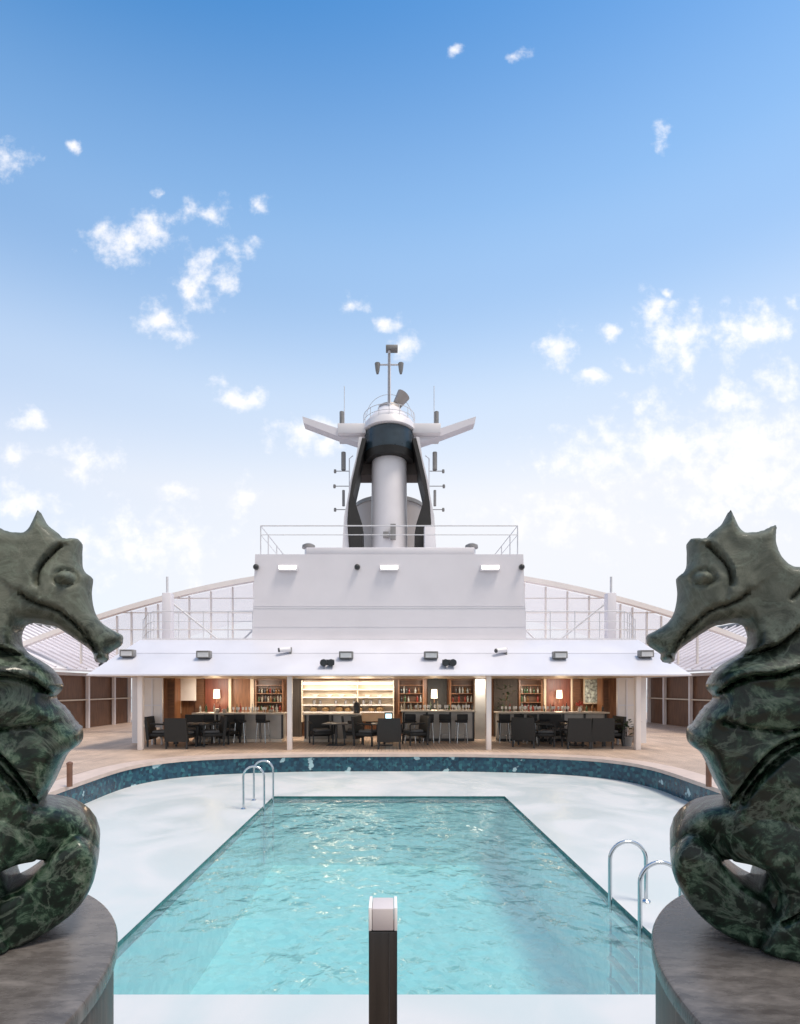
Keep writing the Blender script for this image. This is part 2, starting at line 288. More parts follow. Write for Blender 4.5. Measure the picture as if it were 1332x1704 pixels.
# ------------------------------------------------------------ helpers
def P(px, py, d): return Vector(((px - 648) / 850 * d, d, EYE + (1145 - py) / 850 * d))
base = {}
class MB:
    def __init__(s): s.bm = bmesh.new()
    def box(s, x0, x1, y0, y1, z0, z1, bev=0):
        x0, x1 = sorted((x0, x1)); y0, y1 = sorted((y0, y1)); z0, z1 = sorted((z0, z1))
        vs = [s.bm.verts.new(p) for p in ((x0,y0,z0),(x1,y0,z0),(x1,y1,z0),(x0,y1,z0),(x0,y0,z1),(x1,y0,z1),(x1,y1,z1),(x0,y1,z1))]
        fs = [s.bm.faces.new([vs[i] for i in f]) for f in ((3,2,1,0),(4,5,6,7),(0,1,5,4),(1,2,6,5),(2,3,7,6),(3,0,4,7))]
        if bev:
            es = list({e for f in fs for e in f.edges})
            bmesh.ops.bevel(s.bm, geom=es, offset=bev, segments=2, affect='EDGES', profile=.5)
        return s
    def pbox(s, px0, px1, py0, py1, d, th, bev=0):
        a = P(px0, py1, d); c = P(px1, py0, d); return s.box(a.x, c.x, d, d + th, a.z, c.z, bev)
    def tube(s, pts, r, k=8, cap=True):
        pts = [Vector(p) for p in pts]; rs = r if isinstance(r, (list, tuple)) else [r] * len(pts)
        up = Vector((0, 0, 1)); rings = []; prev = None
        for i, p in enumerate(pts):
            d = (pts[min(i + 1, len(pts) - 1)] - pts[max(i - 1, 0)]).normalized()
            a = prev if prev is not None else (Vector((1, 0, 0)) if abs(d.z) > .9 else up)
            x = (a - d * a.dot(d)).normalized(); prev = x; y = d.cross(x)
            rings.append([s.bm.verts.new(p + (x * math.cos(2 * math.pi * j / k) + y * math.sin(2 * math.pi * j / k)) * rs[i]) for j in range(k)])
        for A, B in zip(rings, rings[1:]):
            for j in range(k): s.bm.faces.new((A[j], A[(j + 1) % k], B[(j + 1) % k], B[j]))
        if cap: s.bm.faces.new(rings[0][::-1]); s.bm.faces.new(rings[-1])
        return s
    def lathe(s, c, prof, k=32):
        rings = []
        for (r, z) in prof:
            if r < 1e-5: rings.append([s.bm.verts.new((c[0], c[1], c[2] + z))])
            else: rings.append([s.bm.verts.new((c[0] + r * math.cos(2 * math.pi * j / k), c[1] + r * math.sin(2 * math.pi * j / k), c[2] + z)) for j in range(k)])
        for A, B in zip(rings, rings[1:]):
            for j in range(k):
                q = (j + 1) % k
                if len(A) == 1 and len(B) == 1: continue
                if len(A) == 1: s.bm.faces.new((A[0], B[q], B[j]))
                elif len(B) == 1: s.bm.faces.new((A[j], A[q], B[0]))
                else: s.bm.faces.new((A[j], A[q], B[q], B[j]))
        if len(rings[0]) > 1: s.bm.faces.new(rings[0][::-1])
        if len(rings[-1]) > 1: s.bm.faces.new(rings[-1])
        return s
    def prism(s, poly, y0, y1):          # polygon in x,z swept along y
        A = [s.bm.verts.new((x, y0, z)) for x, z in poly]; B = [s.bm.verts.new((x, y1, z)) for x, z in poly]
        s.bm.faces.new(A); s.bm.faces.new(B[::-1])
        for i in range(len(poly)):
            j = (i + 1) % len(poly); s.bm.faces.new((A[j], A[i], B[i], B[j]))
        return s
    def hull(s, pts, faces):
        vs = [s.bm.verts.new(p) for p in pts]
        for f in faces: s.bm.faces.new([vs[i] for i in f])
        return s
    def build(s, name, m, parent=None, angle=35, fix=True):
        if fix: bmesh.ops.recalc_face_normals(s.bm, faces=s.bm.faces)
        me = bpy.data.meshes.new(name)
        o = bpy.data.objects.new(name, me); C.objects.link(o)
        if parent is not None:
            o.parent = parent; base[o] = base.get(parent, Vector())
            bmesh.ops.translate(s.bm, verts=s.bm.verts, vec=-base[o])
        s.bm.to_mesh(me); s.bm.free()
        me.materials.append(m)
        for p in me.polygons: p.use_smooth = True
        me.set_sharp_from_angle(angle=R(angle))
        return o
def tag(o, label=None, cat=None, group=None, kind=None):
    if label: o['label'] = label
    if cat: o['category'] = cat
    if group: o['group'] = group
    if kind: o['kind'] = kind
    return o
def thing(name, loc, label, cat, group=None):
    o = bpy.data.objects.new(name, None); C.objects.link(o); o.location = loc; o.empty_display_size = .2
    base[o] = Vector(loc); return tag(o, label, cat, group)
def copy_tree(o, loc, rz=0, label=None, scale=None):
    kids = [c for c in o.children]
    c = o.copy(); C.objects.link(c); c.location = loc; c.rotation_euler = (0, 0, rz)
    if scale: c.scale = (scale,) * 3
    if label: c['label'] = label
    for k in kids:
        d = k.copy(); C.objects.link(d); d.parent = c
        for g in k.children:
            e = g.copy(); C.objects.link(e); e.parent = d
    return c
def place(proto, used, loc, rz=0, label=None, scale=None):
    if not used: 
        proto.location = loc; proto.rotation_euler = (0, 0, rz)
        if label: proto['label'] = label
        if scale: proto.scale = (scale,) * 3
        return proto
    return copy_tree(proto, loc, rz, label, scale)
def rail_pts(): pass

# ------------------------------------------------------------ the setting
SH = -.48                      # level of the pale shelf round the water
WL = SH - .05                  # water level
HW, NY, FY = 2.54, 3.967, 11.24
def catmull(pts, step, closed=True):
    pts = [np.array(p, float) for p in pts]; n_ = len(pts); out = []
    for i in range(n_ if closed else n_ - 1):
        p0, p1, p2, p3 = (pts[(i + k) % n_] if closed else pts[min(max(i + k, 0), n_ - 1)] for k in (-1, 0, 1, 2))
        q = max(1, int(np.linalg.norm(p2 - p1) / step))
        for j in range(q):
            t_ = j / q
            out.append(.5 * ((2 * p1) + (p2 - p0) * t_ + (2 * p0 - 5 * p1 + 4 * p2 - p3) * t_ ** 2 + (3 * p1 - p0 - 3 * p2 + p3) * t_ ** 3))
    if not closed: out.append(pts[-1])
    return out
half = [(2.4, 14.5), (4.6, 14.05), (5.75, 13.35), (6.25, 12.2), (6.2, 10.2), (5.95, 8), (5.35, 5.6), (4.4, 3.7), (3.2, 2.95)]
ring = [(0, 14.56)] + half + [(0, 2.85)] + [(-x, y) for x, y in half[::-1]]
basin = [tuple(p) for p in catmull(ring, .35)]
def offset_ring(rg, o):
    out = []; n_ = len(rg)
    for i in range(n_):
        a = np.array(rg[i - 1]); c = np.array(rg[(i + 1) % n_]); d = (c - a) / np.linalg.norm(c - a)
        out.append((rg[i][0] - d[1] * o, rg[i][1] + d[0] * o))
    return out
cop_out = offset_ring(basin, .55)
def inside(pt, poly):
    x, y = pt; c = False; j = len(poly) - 1
    for i in range(len(poly)):
        if (poly[i][1] > y) != (poly[j][1] > y) and x < (poly[j][0] - poly[i][0]) * (y - poly[i][1]) / (poly[j][1] - poly[i][1]) + poly[i][0]: c = not c
        j = i
    return c
def sheet_with_hole(name, outer, hole, z, m):
    pts = [Vector(p) for p in list(outer) + list(hole)]; a = len(outer); h = len(hole)
    ed = [(i, (i + 1) % a) for i in range(a)] + [(a + i, a + (i + 1) % h) for i in range(h)]
    vs, es, fs, *_ = delaunay_2d_cdt(pts, ed, [], 0, 1e-5)
    mb = MB(); bv = [mb.bm.verts.new((q.x, q.y, z)) for q in vs]
    for f in fs:
        c = sum((vs[i] for i in f), Vector((0, 0))) / len(f)
        if inside(c, hole) or not inside(c, outer): continue
        ff = mb.bm.faces.new([bv[i] for i in f])
        if ff.normal.z < 0 or ff.calc_area() and (ff.normal_update() or ff.normal.z < 0): ff.normal_flip()
    return mb.build(name, m, fix=False)
if inside(cop_out[5], basin): cop_out = offset_ring(basin, -.55)
deck = tag(sheet_with_hole('deck', [(-22, -6), (22, -6), (22, 40), (-22, 40)], cop_out, 0, M['teak']), kind='structure')
mb = MB()                       # coping ring : top, inner and outer edge
nb_ = len(basin)
T = [mb.bm.verts.new((x, y, .02)) for x, y in basin]; U = [mb.bm.verts.new((x, y, .02)) for x, y in cop_out]
Bq = [mb.bm.verts.new((x, y, -.06)) for x, y in basin]; V_ = [mb.bm.verts.new((x, y, -.05)) for x, y in cop_out]
for i in range(nb_):
    j = (i + 1) % nb_
    mb.bm.faces.new((T[i], T[j], U[j], U[i])); mb.bm.faces.new((Bq[i], Bq[j], T[j], T[i])); mb.bm.faces.new((U[i], U[j], V_[j], V_[i]))
tag(mb.build('pool_coping', M['coping']), kind='structure')
mb = MB(); in_ = offset_ring(basin, .03 if not inside(offset_ring(basin, .03)[5], basin) else -.03)
A = [mb.bm.verts.new((x, y, -.06)) for x, y in in_]; B_ = [mb.bm.verts.new((x, y, SH - .02)) for x, y in in_]
for i in range(nb_):
    j = (i + 1) % nb_; mb.bm.faces.new((A[i], A[j], B_[j], B_[i]))
tag(mb.build('mosaic_wall', M['mosaic']), kind='structure')
hole = [(-HW, NY), (HW, NY), (HW, FY), (-HW, FY)]
tag(sheet_with_hole('pool_shelf', offset_ring(basin, .06 if not inside(offset_ring(basin, .06)[5], basin) else -.06), hole, SH, M['shelf']), kind='structure')
mb = MB()                       # tank
D0 = -2.0
mb.hull([(-HW, NY, SH - .14), (HW, NY, SH - .14), (HW, FY, SH - .14), (-HW, FY, SH - .14), (-HW, NY, D0), (HW, NY, D0), (HW, FY, D0), (-HW, FY, D0)],
        [(4, 5, 6, 7), (0, 4, 5, 1), (1, 5, 6, 2), (2, 6, 7, 3), (3, 7, 4, 0)])
tag(mb.build('pool_tank', M['tile'], fix=False), kind='structure')
mb = MB()
for (x0, x1, y0, y1) in ((-HW, HW, NY - .02, NY), (-HW, HW, FY, FY + .02), (-HW - .02, -HW, NY - .02, FY + .02), (HW, HW + .02, NY - .02, FY + .02)):
    mb.box(x0, x1, y0, y1, SH - .15, SH - .003)
tag(mb.build('waterline_tiles', M['tileband']), kind='structure')
# water surface with a low swell in its geometry
mb = MB(); nx, ny = 70, 200
g = [[None] * (nx + 1) for _ in range(ny + 1)]
for j in range(ny + 1):
    for i in range(nx + 1):
        x = -HW + .003 + (2 * HW - .006) * i / nx; y = NY + .003 + (FY - NY - .006) * j / ny
        z = WL + .012 * noise.noise((x * 1.3, y * 1.1, 1.7)) + .006 * noise.noise((x * 3.4 + 5, y * 2.9, 4.1))
        g[j][i] = mb.bm.verts.new((x, y, z))
for j in range(ny):
    for i in range(nx): mb.bm.faces.new((g[j][i], g[j][i + 1], g[j + 1][i + 1], g[j + 1][i]))
tag(mb.build('pool_water', M['water'], angle=180, fix=False), kind='structure')
mb = MB(); mb.hull([(-9000, -9000, -22), (9000, -9000, -22), (9000, 9000, -22), (-9000, 9000, -22)], [(0, 1, 2, 3)])
tag(mb.build('sea', M['seawater'], fix=False), kind='structure')

# ------------------------------------------------------------ seahorse statues on their plinths
K = 3.276; KX, KY = 1060, 840
def cr(*a): return [(KX + x / K, KY + y / K) for x, y in a]
SIL = cr((497,42),(478,78),(452,118),(380,180),(372,196),(278,205),(272,270),(268,345),(240,385),(214,405),(220,490),(205,580),(170,640),(110,682),(55,712),(52,740),(62,768),(130,815),(128,840),(140,857),(180,862),(205,850),(222,800),(300,740),(410,668),(465,655),(520,645),(580,652),(605,700),(600,760),(560,810),(500,848),(440,888),(390,950),(385,1000),(425,1052),(375,1110),(312,1205),(285,1225),(283,1290),(310,1330),(370,1380),(440,1530),(500,1640))
SIL += [(1222,1375),(1262,1405),(1290,1440),(1292,1500),(1266,1550),(1262,1582),(1310,1602),(1380,1602),(1440,1570),(1475,1500),(1492,1440),(1480,1405),(1512,1385),(1500,1362),(1505,1310),(1490,1270),(1518,1248),(1500,1222),(1488,1170),(1465,1130),(1488,1108),(1462,1085),(1440,1045),(1412,1012),(1425,985),(1398,972),(1376,950),(1352,943)]
SIL += cr((891,345),(830,347),(775,300),(748,225),(752,130),(738,127),(700,140),(650,160),(575,166),(545,130),(520,75),(505,46))
GROOVES = [ # (polyline in crop pixels, width px, depth m)
 (cr((372,262),(395,275),(430,310),(460,345),(482,385),(493,425),(488,465)), 5.5, .034),
 (cr((578,508),(540,535),(480,565),(420,582),(375,602),(330,636),(285,676),(245,720),(212,765),(195,805)), 4.5, .034),
 (cr((905,660),(850,690),(800,730),(740,775),(680,795),(620,815),(550,825)), 6, .045),
 (cr((905,885),(820,905),(740,928),(660,935),(580,945),(500,975),(440,1030)), 6, .045),
 (cr((860,345),(878,380),(872,440),(850,490),(805,535)), 6, .03),
 (cr((1100,1195),(980,1235),(900,1262),(830,1285),(760,1315),(700,1360),(640,1425),(585,1500),(545,1560),(510,1630)), 6.5, .05),
 (cr((1100,1262),(980,1290),(900,1312),(820,1345),(750,1400),(680,1470),(620,1540),(575,1610)), 4.5, .035),
 (cr((460,1180),(560,1200),(680,1215),(800,1225),(900,1195)), 5, .018),
 (cr((1000,560),(940,640),(905,700)), 6, .03), (cr((1150,760),(1060,860),(960,900)), 6, .04),
 (cr((1300,1050),(1180,1090),(1050,1110),(930,1120)), 6, .035),
 ([(1330,1395),(1370,1360),(1440,1340),(1490,1335)], 6, .04), ([(1310,1460),(1370,1420),(1430,1410),(1480,1425)], 6, .04), ([(1300,1530),(1360,1500),(1420,1490),(1470,1500)], 6, .04),
]
EYE_PX = (KX + 345 / K, KY + 432 / K)
CX, CY_ = 1.177, 1.535
th_ = R(27); NV = np.array([math.sin(th_), math.cos(th_), 0]); CN = CX * NV[0] + CY_ * NV[1]
PT = 1.10                        # plinth height
def unproj(px, py):
    px = np.asarray(px, float); py = np.asarray(py, float)
    rx = (px - 648) / 850; rz = (1145 - py) / 850
    s = CN / (rx * NV[0] + NV[1])
    return np.stack([rx * s, s, EYE + rz * s], -1)
def seg_dist(pts, poly, closed):
    a = np.array(poly); b_ = np.roll(a, -1, 0) if closed else a[1:]; a = a if closed else a[:-1]
    d = np.full(len(pts), 1e9)
    for p, q in zip(a, b_):
        v_ = q - p; l2 = max(v_ @ v_, 1e-9); t_ = np.clip(((pts - p) @ v_) / l2, 0, 1)
        d = np.minimum(d, np.linalg.norm(pts - p - t_[:, None] * v_, axis=1))
    return d
def sstep(x, a, b_): t_ = np.clip((x - a) / (b_ - a), 0, 1); return t_ * t_ * (3 - 2 * t_)
def signed_dist(pts, poly):
    a = np.array(poly); best = np.full(len(pts), 1e9); sg = np.ones(len(pts))
    for p, q in zip(a[:-1], a[1:]):
        v_ = q - p; l2 = max(v_ @ v_, 1e-9); t_ = np.clip(((pts - p) @ v_) / l2, 0, 1)
        w = pts - p - t_[:, None] * v_; d = np.linalg.norm(w, axis=1); k = d < best
        best[k] = d[k]; sg[k] = np.sign(v_[0] * w[k, 1] - v_[1] * w[k, 0])
    return best, sg
FOLDS = [ # (polyline, point on the raised side, step m, reach px)
 (cr((905,660),(850,690),(800,730),(740,775),(680,795),(620,815),(550,825)), (1290,1050), .020, 26),
 (cr((905,885),(820,905),(740,928),(660,935),(580,945),(500,975),(440,1030)), (1270,1100), .024, 30),
 (cr((1100,1195),(980,1235),(900,1262),(830,1285),(760,1315),(700,1360),(640,1425),(585,1500),(545,1560),(510,1630)), (1215,1270), .022, 34),
 (cr((1100,1262),(980,1290),(900,1312),(820,1345),(750,1400),(680,1470),(620,1540),(575,1610)), (1290,1330), .016, 24),
 (cr((460,1180),(560,1200),(680,1215),(800,1225),(900,1195)), (1260,1180), .014, 24),
 (cr((372,262),(395,275),(430,310),(460,345),(482,385),(493,425),(488,465)), (1230,940), .012, 18),
 (cr((578,508),(540,535),(480,565),(420,582),(375,602),(330,636),(285,676),(245,720),(212,765),(195,805)), (1150,1000), .012, 18),
]
def seahorse_body():
    out = np.array([p for p in catmull(SIL, 4)])
    lo, hi = out.min(0), out.max(0)
    from random import Random
    rnd = Random(3); pts = []
    for yy_ in np.arange(lo[1], hi[1], 3.6):
        for xx_ in np.arange(lo[0], hi[0], 3.6):
            pts.append((xx_ + rnd.uniform(-1, 1), yy_ + rnd.uniform(-1, 1)))
    pts = np.array(pts)
    # vectorised point in polygon
    c = np.zeros(len(pts), bool); j = len(out) - 1
    for i in range(len(out)):
        yi, yj = out[i][1], out[j][1]
        if yi != yj:
            k = ((yi > pts[:, 1]) != (yj > pts[:, 1])) & (pts[:, 0] < (out[j][0] - out[i][0]) * (pts[:, 1] - yi) / (yj - yi) + out[i][0]); c ^= k
        j = i
    pts = pts[c]; pts = pts[seg_dist(pts, out, True) > 2.2]
    allp = np.vstack([out, pts]); n0 = len(out)
    vs, es, fs, *_ = delaunay_2d_cdt([Vector(p) for p in allp], [], [list(range(n0))], 1, 1e-4)
    q = np.array([(w.x, w.y) for w in vs])
    d = seg_dist(q, out, True); d[d < .4] = 0
    py = q[:, 1]
    low = sstep(py, 1090, 1230)
    Tt = .10 * (1 - low) + .15 * low; Rr = 24 * (1 - low) + 38 * low
    pw = 2.3 + 1.5 * low
    t = Tt * np.clip(1 - (1 - np.clip(d / Rr, 0, 1)) ** pw, 0, 1) ** (1 / pw)
    # the snout tapers, the bony brow and cheek swell
    t *= 1 - .28 * np.exp(-(((q[:, 0] - 1095) / 45) ** 2 + ((py - 1075) / 40) ** 2))
    t += .022 * np.exp(-(((q[:, 0] - 1185) / 42) ** 2 + ((py - 985) / 42) ** 2))
    t += .03 * np.exp(-(((q[:, 0] - EYE_PX[0]) / 11) ** 2 + ((py - EYE_PX[1]) / 7.5) ** 2)) - .016 * np.exp(-((np.hypot((q[:, 0] - EYE_PX[0]) / 17, (py - EYE_PX[1]) / 12) - 1) / .28) ** 2)
    # swelling neck rings
    for (gx, gy, ax, ay, am) in ((1270, 1120, 70, 18, .03), (1250, 1180, 90, 34, .03), (1205, 1235, 50, 50, .02), (1330, 1300, 60, 60, .02)):
        t += am * np.exp(-(((q[:, 0] - gx) / ax) ** 2 + ((py - gy) / ay) ** 2)) * sstep(d, 2, 25)
    for pl, w, dp in GROOVES:
        sm = np.array(catmull(pl, 4, closed=False))
        t -= dp * np.exp(-(seg_dist(q, sm, False) / (w * .58)) ** 2) * sstep(d, 0, 14)
    for pl, ref, st, rch in FOLDS:
        sm = np.array(catmull(pl, 4, closed=False)); dd, sg = signed_dist(q, sm); _, rs_ = signed_dist(np.array([ref], float), sm)
        ends = sstep(np.minimum(np.linalg.norm(q - sm[0], axis=1), np.linalg.norm(q - sm[-1], axis=1)), 0, 14)
        t += st * sg * rs_[0] * np.exp(-dd / rch) * sstep(d, 0, 12) * ends * np.tanh(dd / 1.6)
    t = np.where(d == 0, 0, np.maximum(t, .004))
    P0 = unproj(q[:, 0], q[:, 1])
    sh_ = (.105 * low)[:, None]; P0 = P0 + NV * sh_; F = P0 - NV * t[:, None]; Bk = P0 + NV * t[:, None]
    return F, Bk, d == 0, [tuple(f) for f in fs]
SEA = seahorse_body()
def tube_px(path):
    # path of (px, py, radius px, offset toward the viewer in m) -> smooth skin
    a = catmull([np.array(p) for p in path], 9, closed=False); pts = []; rs = []
    for (x, y, r_, o_) in a:
        p = unproj(x, y); f_ = r_ * p[1] / 850 * 1.02; p = p + NV * (.15 - o_); pts.append(p); rs.append(f_)
    return [Vector(p) for p in pts], [float(x) for x in rs]
def slab_tube(mb, pts, rs, nrm, k=36, th=.145):
    # swept band, flat-faced with rounded arrises: half width rs in the carving's plane, half thickness th across it
    rings = []
    for i, p in enumerate(pts):
        d = pts[min(i + 1, len(pts) - 1)] - pts[max(i - 1, 0)]; d = (d - nrm * d.dot(nrm)).normalized(); x = nrm.cross(d)
        h = min(th, rs[i] * 2.4); ring = []
        for j in range(k):
            a = 2 * math.pi * j / k; c_, s_ = math.cos(a), math.sin(a); e = .36
            ring.append(mb.bm.verts.new(p + x * (rs[i] * math.copysign(abs(c_) ** e, c_)) + nrm * (h * math.copysign(abs(s_) ** e, s_))))
        rings.append(ring)
    for A, B_ in zip(rings, rings[1:]):
        for j in range(k): mb.bm.faces.new((A[j], A[(j + 1) % k], B_[(j + 1) % k], B_[j]))
    mb.bm.faces.new(rings[0][::-1]); mb.bm.faces.new(rings[-1])
def make_seahorse(sgn, loc, label):
    root = thing('seahorse_statue', loc, label, 'statue', 'carved seahorse statues at the pool')
    F, Bk, edge, fs = SEA
    mb = MB(); vf = []; vb = []
    def pt(p):
        w = Vector((sgn * p[0] + (loc[0] - sgn * 1.30), p[1], max(p[2], PT + .002)))
        k = .004 * noise.noise(w * 9) + .0015 * noise.noise(w * 40)
        return w + Vector((-sgn * NV[0], -NV[1], 0)) * k
    for i in range(len(F)):
        a = mb.bm.verts.new(pt(F[i])); vf.append(a); vb.append(a if edge[i] else mb.bm.verts.new(pt(Bk[i])))
    for f in fs:
        try: mb.bm.faces.new([vf[i] for i in f])
        except ValueError: pass
        if not all(edge[i] for i in f):
            try: mb.bm.faces.new([vb[i] for i in f][::-1])
            except ValueError: pass
    mb.build('body', M['serp'], root, angle=70)
    mb = MB()
    for path in ([(1345,1470,50,.0),(1325,1535,50,.0),(1285,1546,48,.01),(1240,1528,46,.02),(1196,1496,45,.03),(1170,1460,42,.035),(1163,1430,36,.04),(1170,1408,26,.045),(1180,1400,10,.05)],
                 [(1345,1470,46,.06),(1318,1420,48,.07),(1275,1396,49,.06),(1230,1391,48,.03),(1190,1400,46,-.01),(1168,1428,43,-.045),(1172,1470,34,-.07)]):
        pts, rs = tube_px(path)
        pts = [Vector((sgn * p.x + (loc[0] - sgn * 1.30), p.y, p.z)) for p in pts]
        slab_tube(mb, pts, rs, Vector((sgn * NV[0], NV[1], 0)))
    for v_ in mb.bm.verts:
        if v_.co.z < PT + .003: v_.co.z = PT + .003
        v_.co += Vector((noise.noise(v_.co * 8), noise.noise(v_.co * 8 + Vector((9, 0, 0))), 0)) * .006
    mb.build('tail', M['serp'], root, angle=70)
    return root
PLX, PLY, PLR = 1.695, 1.22, .951
for sgn, off, side, face in ((-1, -.03, 'left', 'right'), (1, 0, 'right', 'left')):
    pl = thing('plinth', (sgn * PLX + off, PLY, 0), 'round weathered grey plinth under the seahorse that faces %s' % face, 'plinth', 'round plinths at the pool')
    c = (sgn * PLX + off, PLY, 0)
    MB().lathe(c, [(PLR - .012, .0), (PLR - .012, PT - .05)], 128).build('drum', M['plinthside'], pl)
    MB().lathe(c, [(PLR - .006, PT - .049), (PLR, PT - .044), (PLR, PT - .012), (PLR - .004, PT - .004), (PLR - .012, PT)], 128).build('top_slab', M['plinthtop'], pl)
    make_seahorse(sgn, (sgn * 1.30 + off, 1.45, PT), 'dark green carved stone seahorse facing %s, on the %s plinth' % (face, side))

# ------------------------------------------------------------ light post in front, deck posts, ladders
lp = thing('bollard_light', (-.026, 2.2, 0), 'slim square dark metal post light with pale frosted cap before the pool', 'post light')
x, y = -.026, 2.2
mb = MB(); mb.box(x - .06, x + .06, y - .06, y + .06, 0, .88, .006); mb.build('post', M['bronze'], lp)
MB().box(x + .0245, x + .0275, y - .0625, y - .059, .02, .878).build('seam', M['dark'], lp)
MB().box(x - .045, x + .045, y - .0585, y + .0585, .882, .975, .004).build('lamp_cap', M['cap'], lp)
for s in (-1, 1): MB().box(x + s * .047, x + s * .0605, y - .0605, y + .0605, .882, .98, .003).build('cap_cheek', M['capside'], lp)
for sx_, side in ((-1, 'left'), (1, 'right')):
    c = (sx_ * 6.1, 9.75, .02)
    bo = thing('deck_post', c, 'short copper brown post on the coping at the %s pool end' % side, 'post', 'short brown posts on the coping')
    MB().lathe(c, [(.05, 0), (.05, .42)], 16).build('post', M['copper'], bo)
    MB().lathe(c, [(.055, .422), (.058, .45), (.03, .475), (0, .48)], 16).build('cap', M['copper'], bo)

def ladder(sgn, y0, y1, xin, xout, ztop, label):
    root = thing('pool_ladder', (sgn * xout, (y0 + y1) / 2, SH), label, 'ladder', 'steel pool ladders')
    for y in (y0, y1):
        r_ = (xout - xin) / 2; cx_ = (xout + xin) / 2; pts = [(sgn * xin, y, -1.55)]
        for k in range(5): pts.append((sgn * xin, y, -1.2 + (ztop - r_ + 1.2) * k / 4))
        for k in range(1, 17):
            a = math.pi * (1 - k / 16); pts.append((sgn * (cx_ + r_ * math.cos(a)), y, ztop - r_ + r_ * math.sin(a)))
        for k in range(1, 4): pts.append((sgn * xout, y, ztop - r_ + (SH - ztop + r_) * k / 3))
        h = MB().tube(pts, .021, 12).build('handrail', M['steel'], root)
        MB().lathe((sgn * xout, y, SH), [(.05, .001), (.05, .012), (.026, .03)], 16).build('foot_flange', M['steel'], h)
    for z in (-.62, -.86, -1.10, -1.34):
        MB().box(sgn * (xin - .05), sgn * (xin + .03), min(y0, y1) + .022, max(y0, y1) - .022, z, z + .03, .006).build('step', M['shelf'], root)
    return root
ladder(1, 5.01, 5.69, 2.46, 2.86, .19, 'near steel pool ladder with two tall hooped handrails, beside the right plinth')
ladder(-1, 10.05, 10.83, 2.46, 2.87, .36, 'far steel pool ladder with hooped handrails at the corner by the bar')

# ------------------------------------------------------------ bar pavilion
AZ0, AZ1 = 2.27, 3.50
pav = thing('bar_pavilion', (0, 18, 0), 'open fronted white bar pavilion with sloping awning across the far pool end', 'pavilion')
for X in (-7.65, -3.06, 3.06, 7.65):
    MB().box(X - .075, X + .075, 15.66, 15.81, .0, AZ0 - .002, .012).build('column', M['bouncewhite'], pav)
# awning : two sloping bands with a narrow joint, hipped ends
def awn(t0, t1):
    def q(t_): return 9.05 - .75 * t_, 15.3 + 1.7 * t_, AZ0 + .04 + (AZ1 - AZ0 - .04) * t_
    (xa, ya, za), (xb, yb, zb) = q(t0), q(t1); yk = 19.5
    mb = MB()
    mb.hull([(-xa, ya, za), (xa, ya, za), (xb, yb, zb), (-xb, yb, zb), (-xa, yk, za), (xa, yk, za), (xb, yk, zb), (-xb, yk, zb)],
            [(0, 1, 2, 3), (1, 5, 6, 2), (4, 0, 3, 7), (5, 4, 7, 6), (3, 2, 6, 7), (1, 0, 4, 5)])
    return mb
awn(.0, .585).build('awning', M['awning'], pav); awn(.592, 1).build('awning', M['awning'], pav)
MB().box(-9.06, 9.06, 15.285, 15.40, AZ0 + .0, AZ0 + .037).build('fascia', M['offwhite'], pav)
MB().box(-8.9, 8.9, 15.41, 20.4, AZ0 + .003, AZ0 + .036).build('soffit', M['cream'], pav)
MB().box(-8.86, 8.86, 20.22, 20.4, 0, AZ0).build('back_wall', M['wood'], pav)
for s in (-1, 1): MB().box(s * 8.66, s * 8.86, 17.6, 20.21, 0, AZ0).build('side_wall', M['white'], pav)
MB().box(-8.25, 8.25, 17.05, 27, AZ1 + .004, AZ1 + .06).build('roof', M['white'], pav)
for px in (297, 382, 420, 806, 908, 951): 
    a = P(px, 1145, 20.1); MB().box(a.x - .07, a.x + .07, 20.08, 20.215, .9, AZ0 - .01).build('pilaster', M['cream'], pav)
for px, w in ((283, 20), (333, 14), (494, 18), (842, 40), (960, 12)):
    a = P(px, 1145, 20); h_ = w / 850 * 20 / 2; MB().box(a.x - h_, a.x + h_, 19.95, 20.07, .0, AZ0 - .02).build('dark_panel', M['curtain'] if 400 < px < 900 else M['walnut'], pav)
for px0, px1 in ((342, 380), (712, 744), (910, 950)):
    MB().pbox(px0, px1, 1128, 1186, 20.06, .14).build('niche_back', M['black'] if px0 > 400 and px0 < 800 else M['rednook'], pav)

for i in range(9):  # row of unseen downlights added to brighten the bar interior
    x = -6.8 + 1.7 * i
    dl = MB().lathe((x, 18.7, AZ0 - .02), [(.0, 0), (.07, 0), (.075, .022)], 16).build('added_downlight', M['lens'], pav)
    ld = bpy.data.lights.new('added_downlight_fill', 'SPOT'); ld.energy = 62; ld.color = (1, .90, .78); ld.spot_size = R(150); ld.spot_blend = .8; ld.shadow_soft_size = .3
    lo_ = bpy.data.objects.new('added_downlight_fill', ld); C.objects.link(lo_); lo_.parent = pav; lo_.location = Vector((x, 18.7, AZ0 - .05)) - base[pav]
    lo_.rotation_euler = (R(38), 0, 0)

def solo(mb, name, m, label, cat, group=None):
    return tag(mb.build(name, m), label, cat, group)
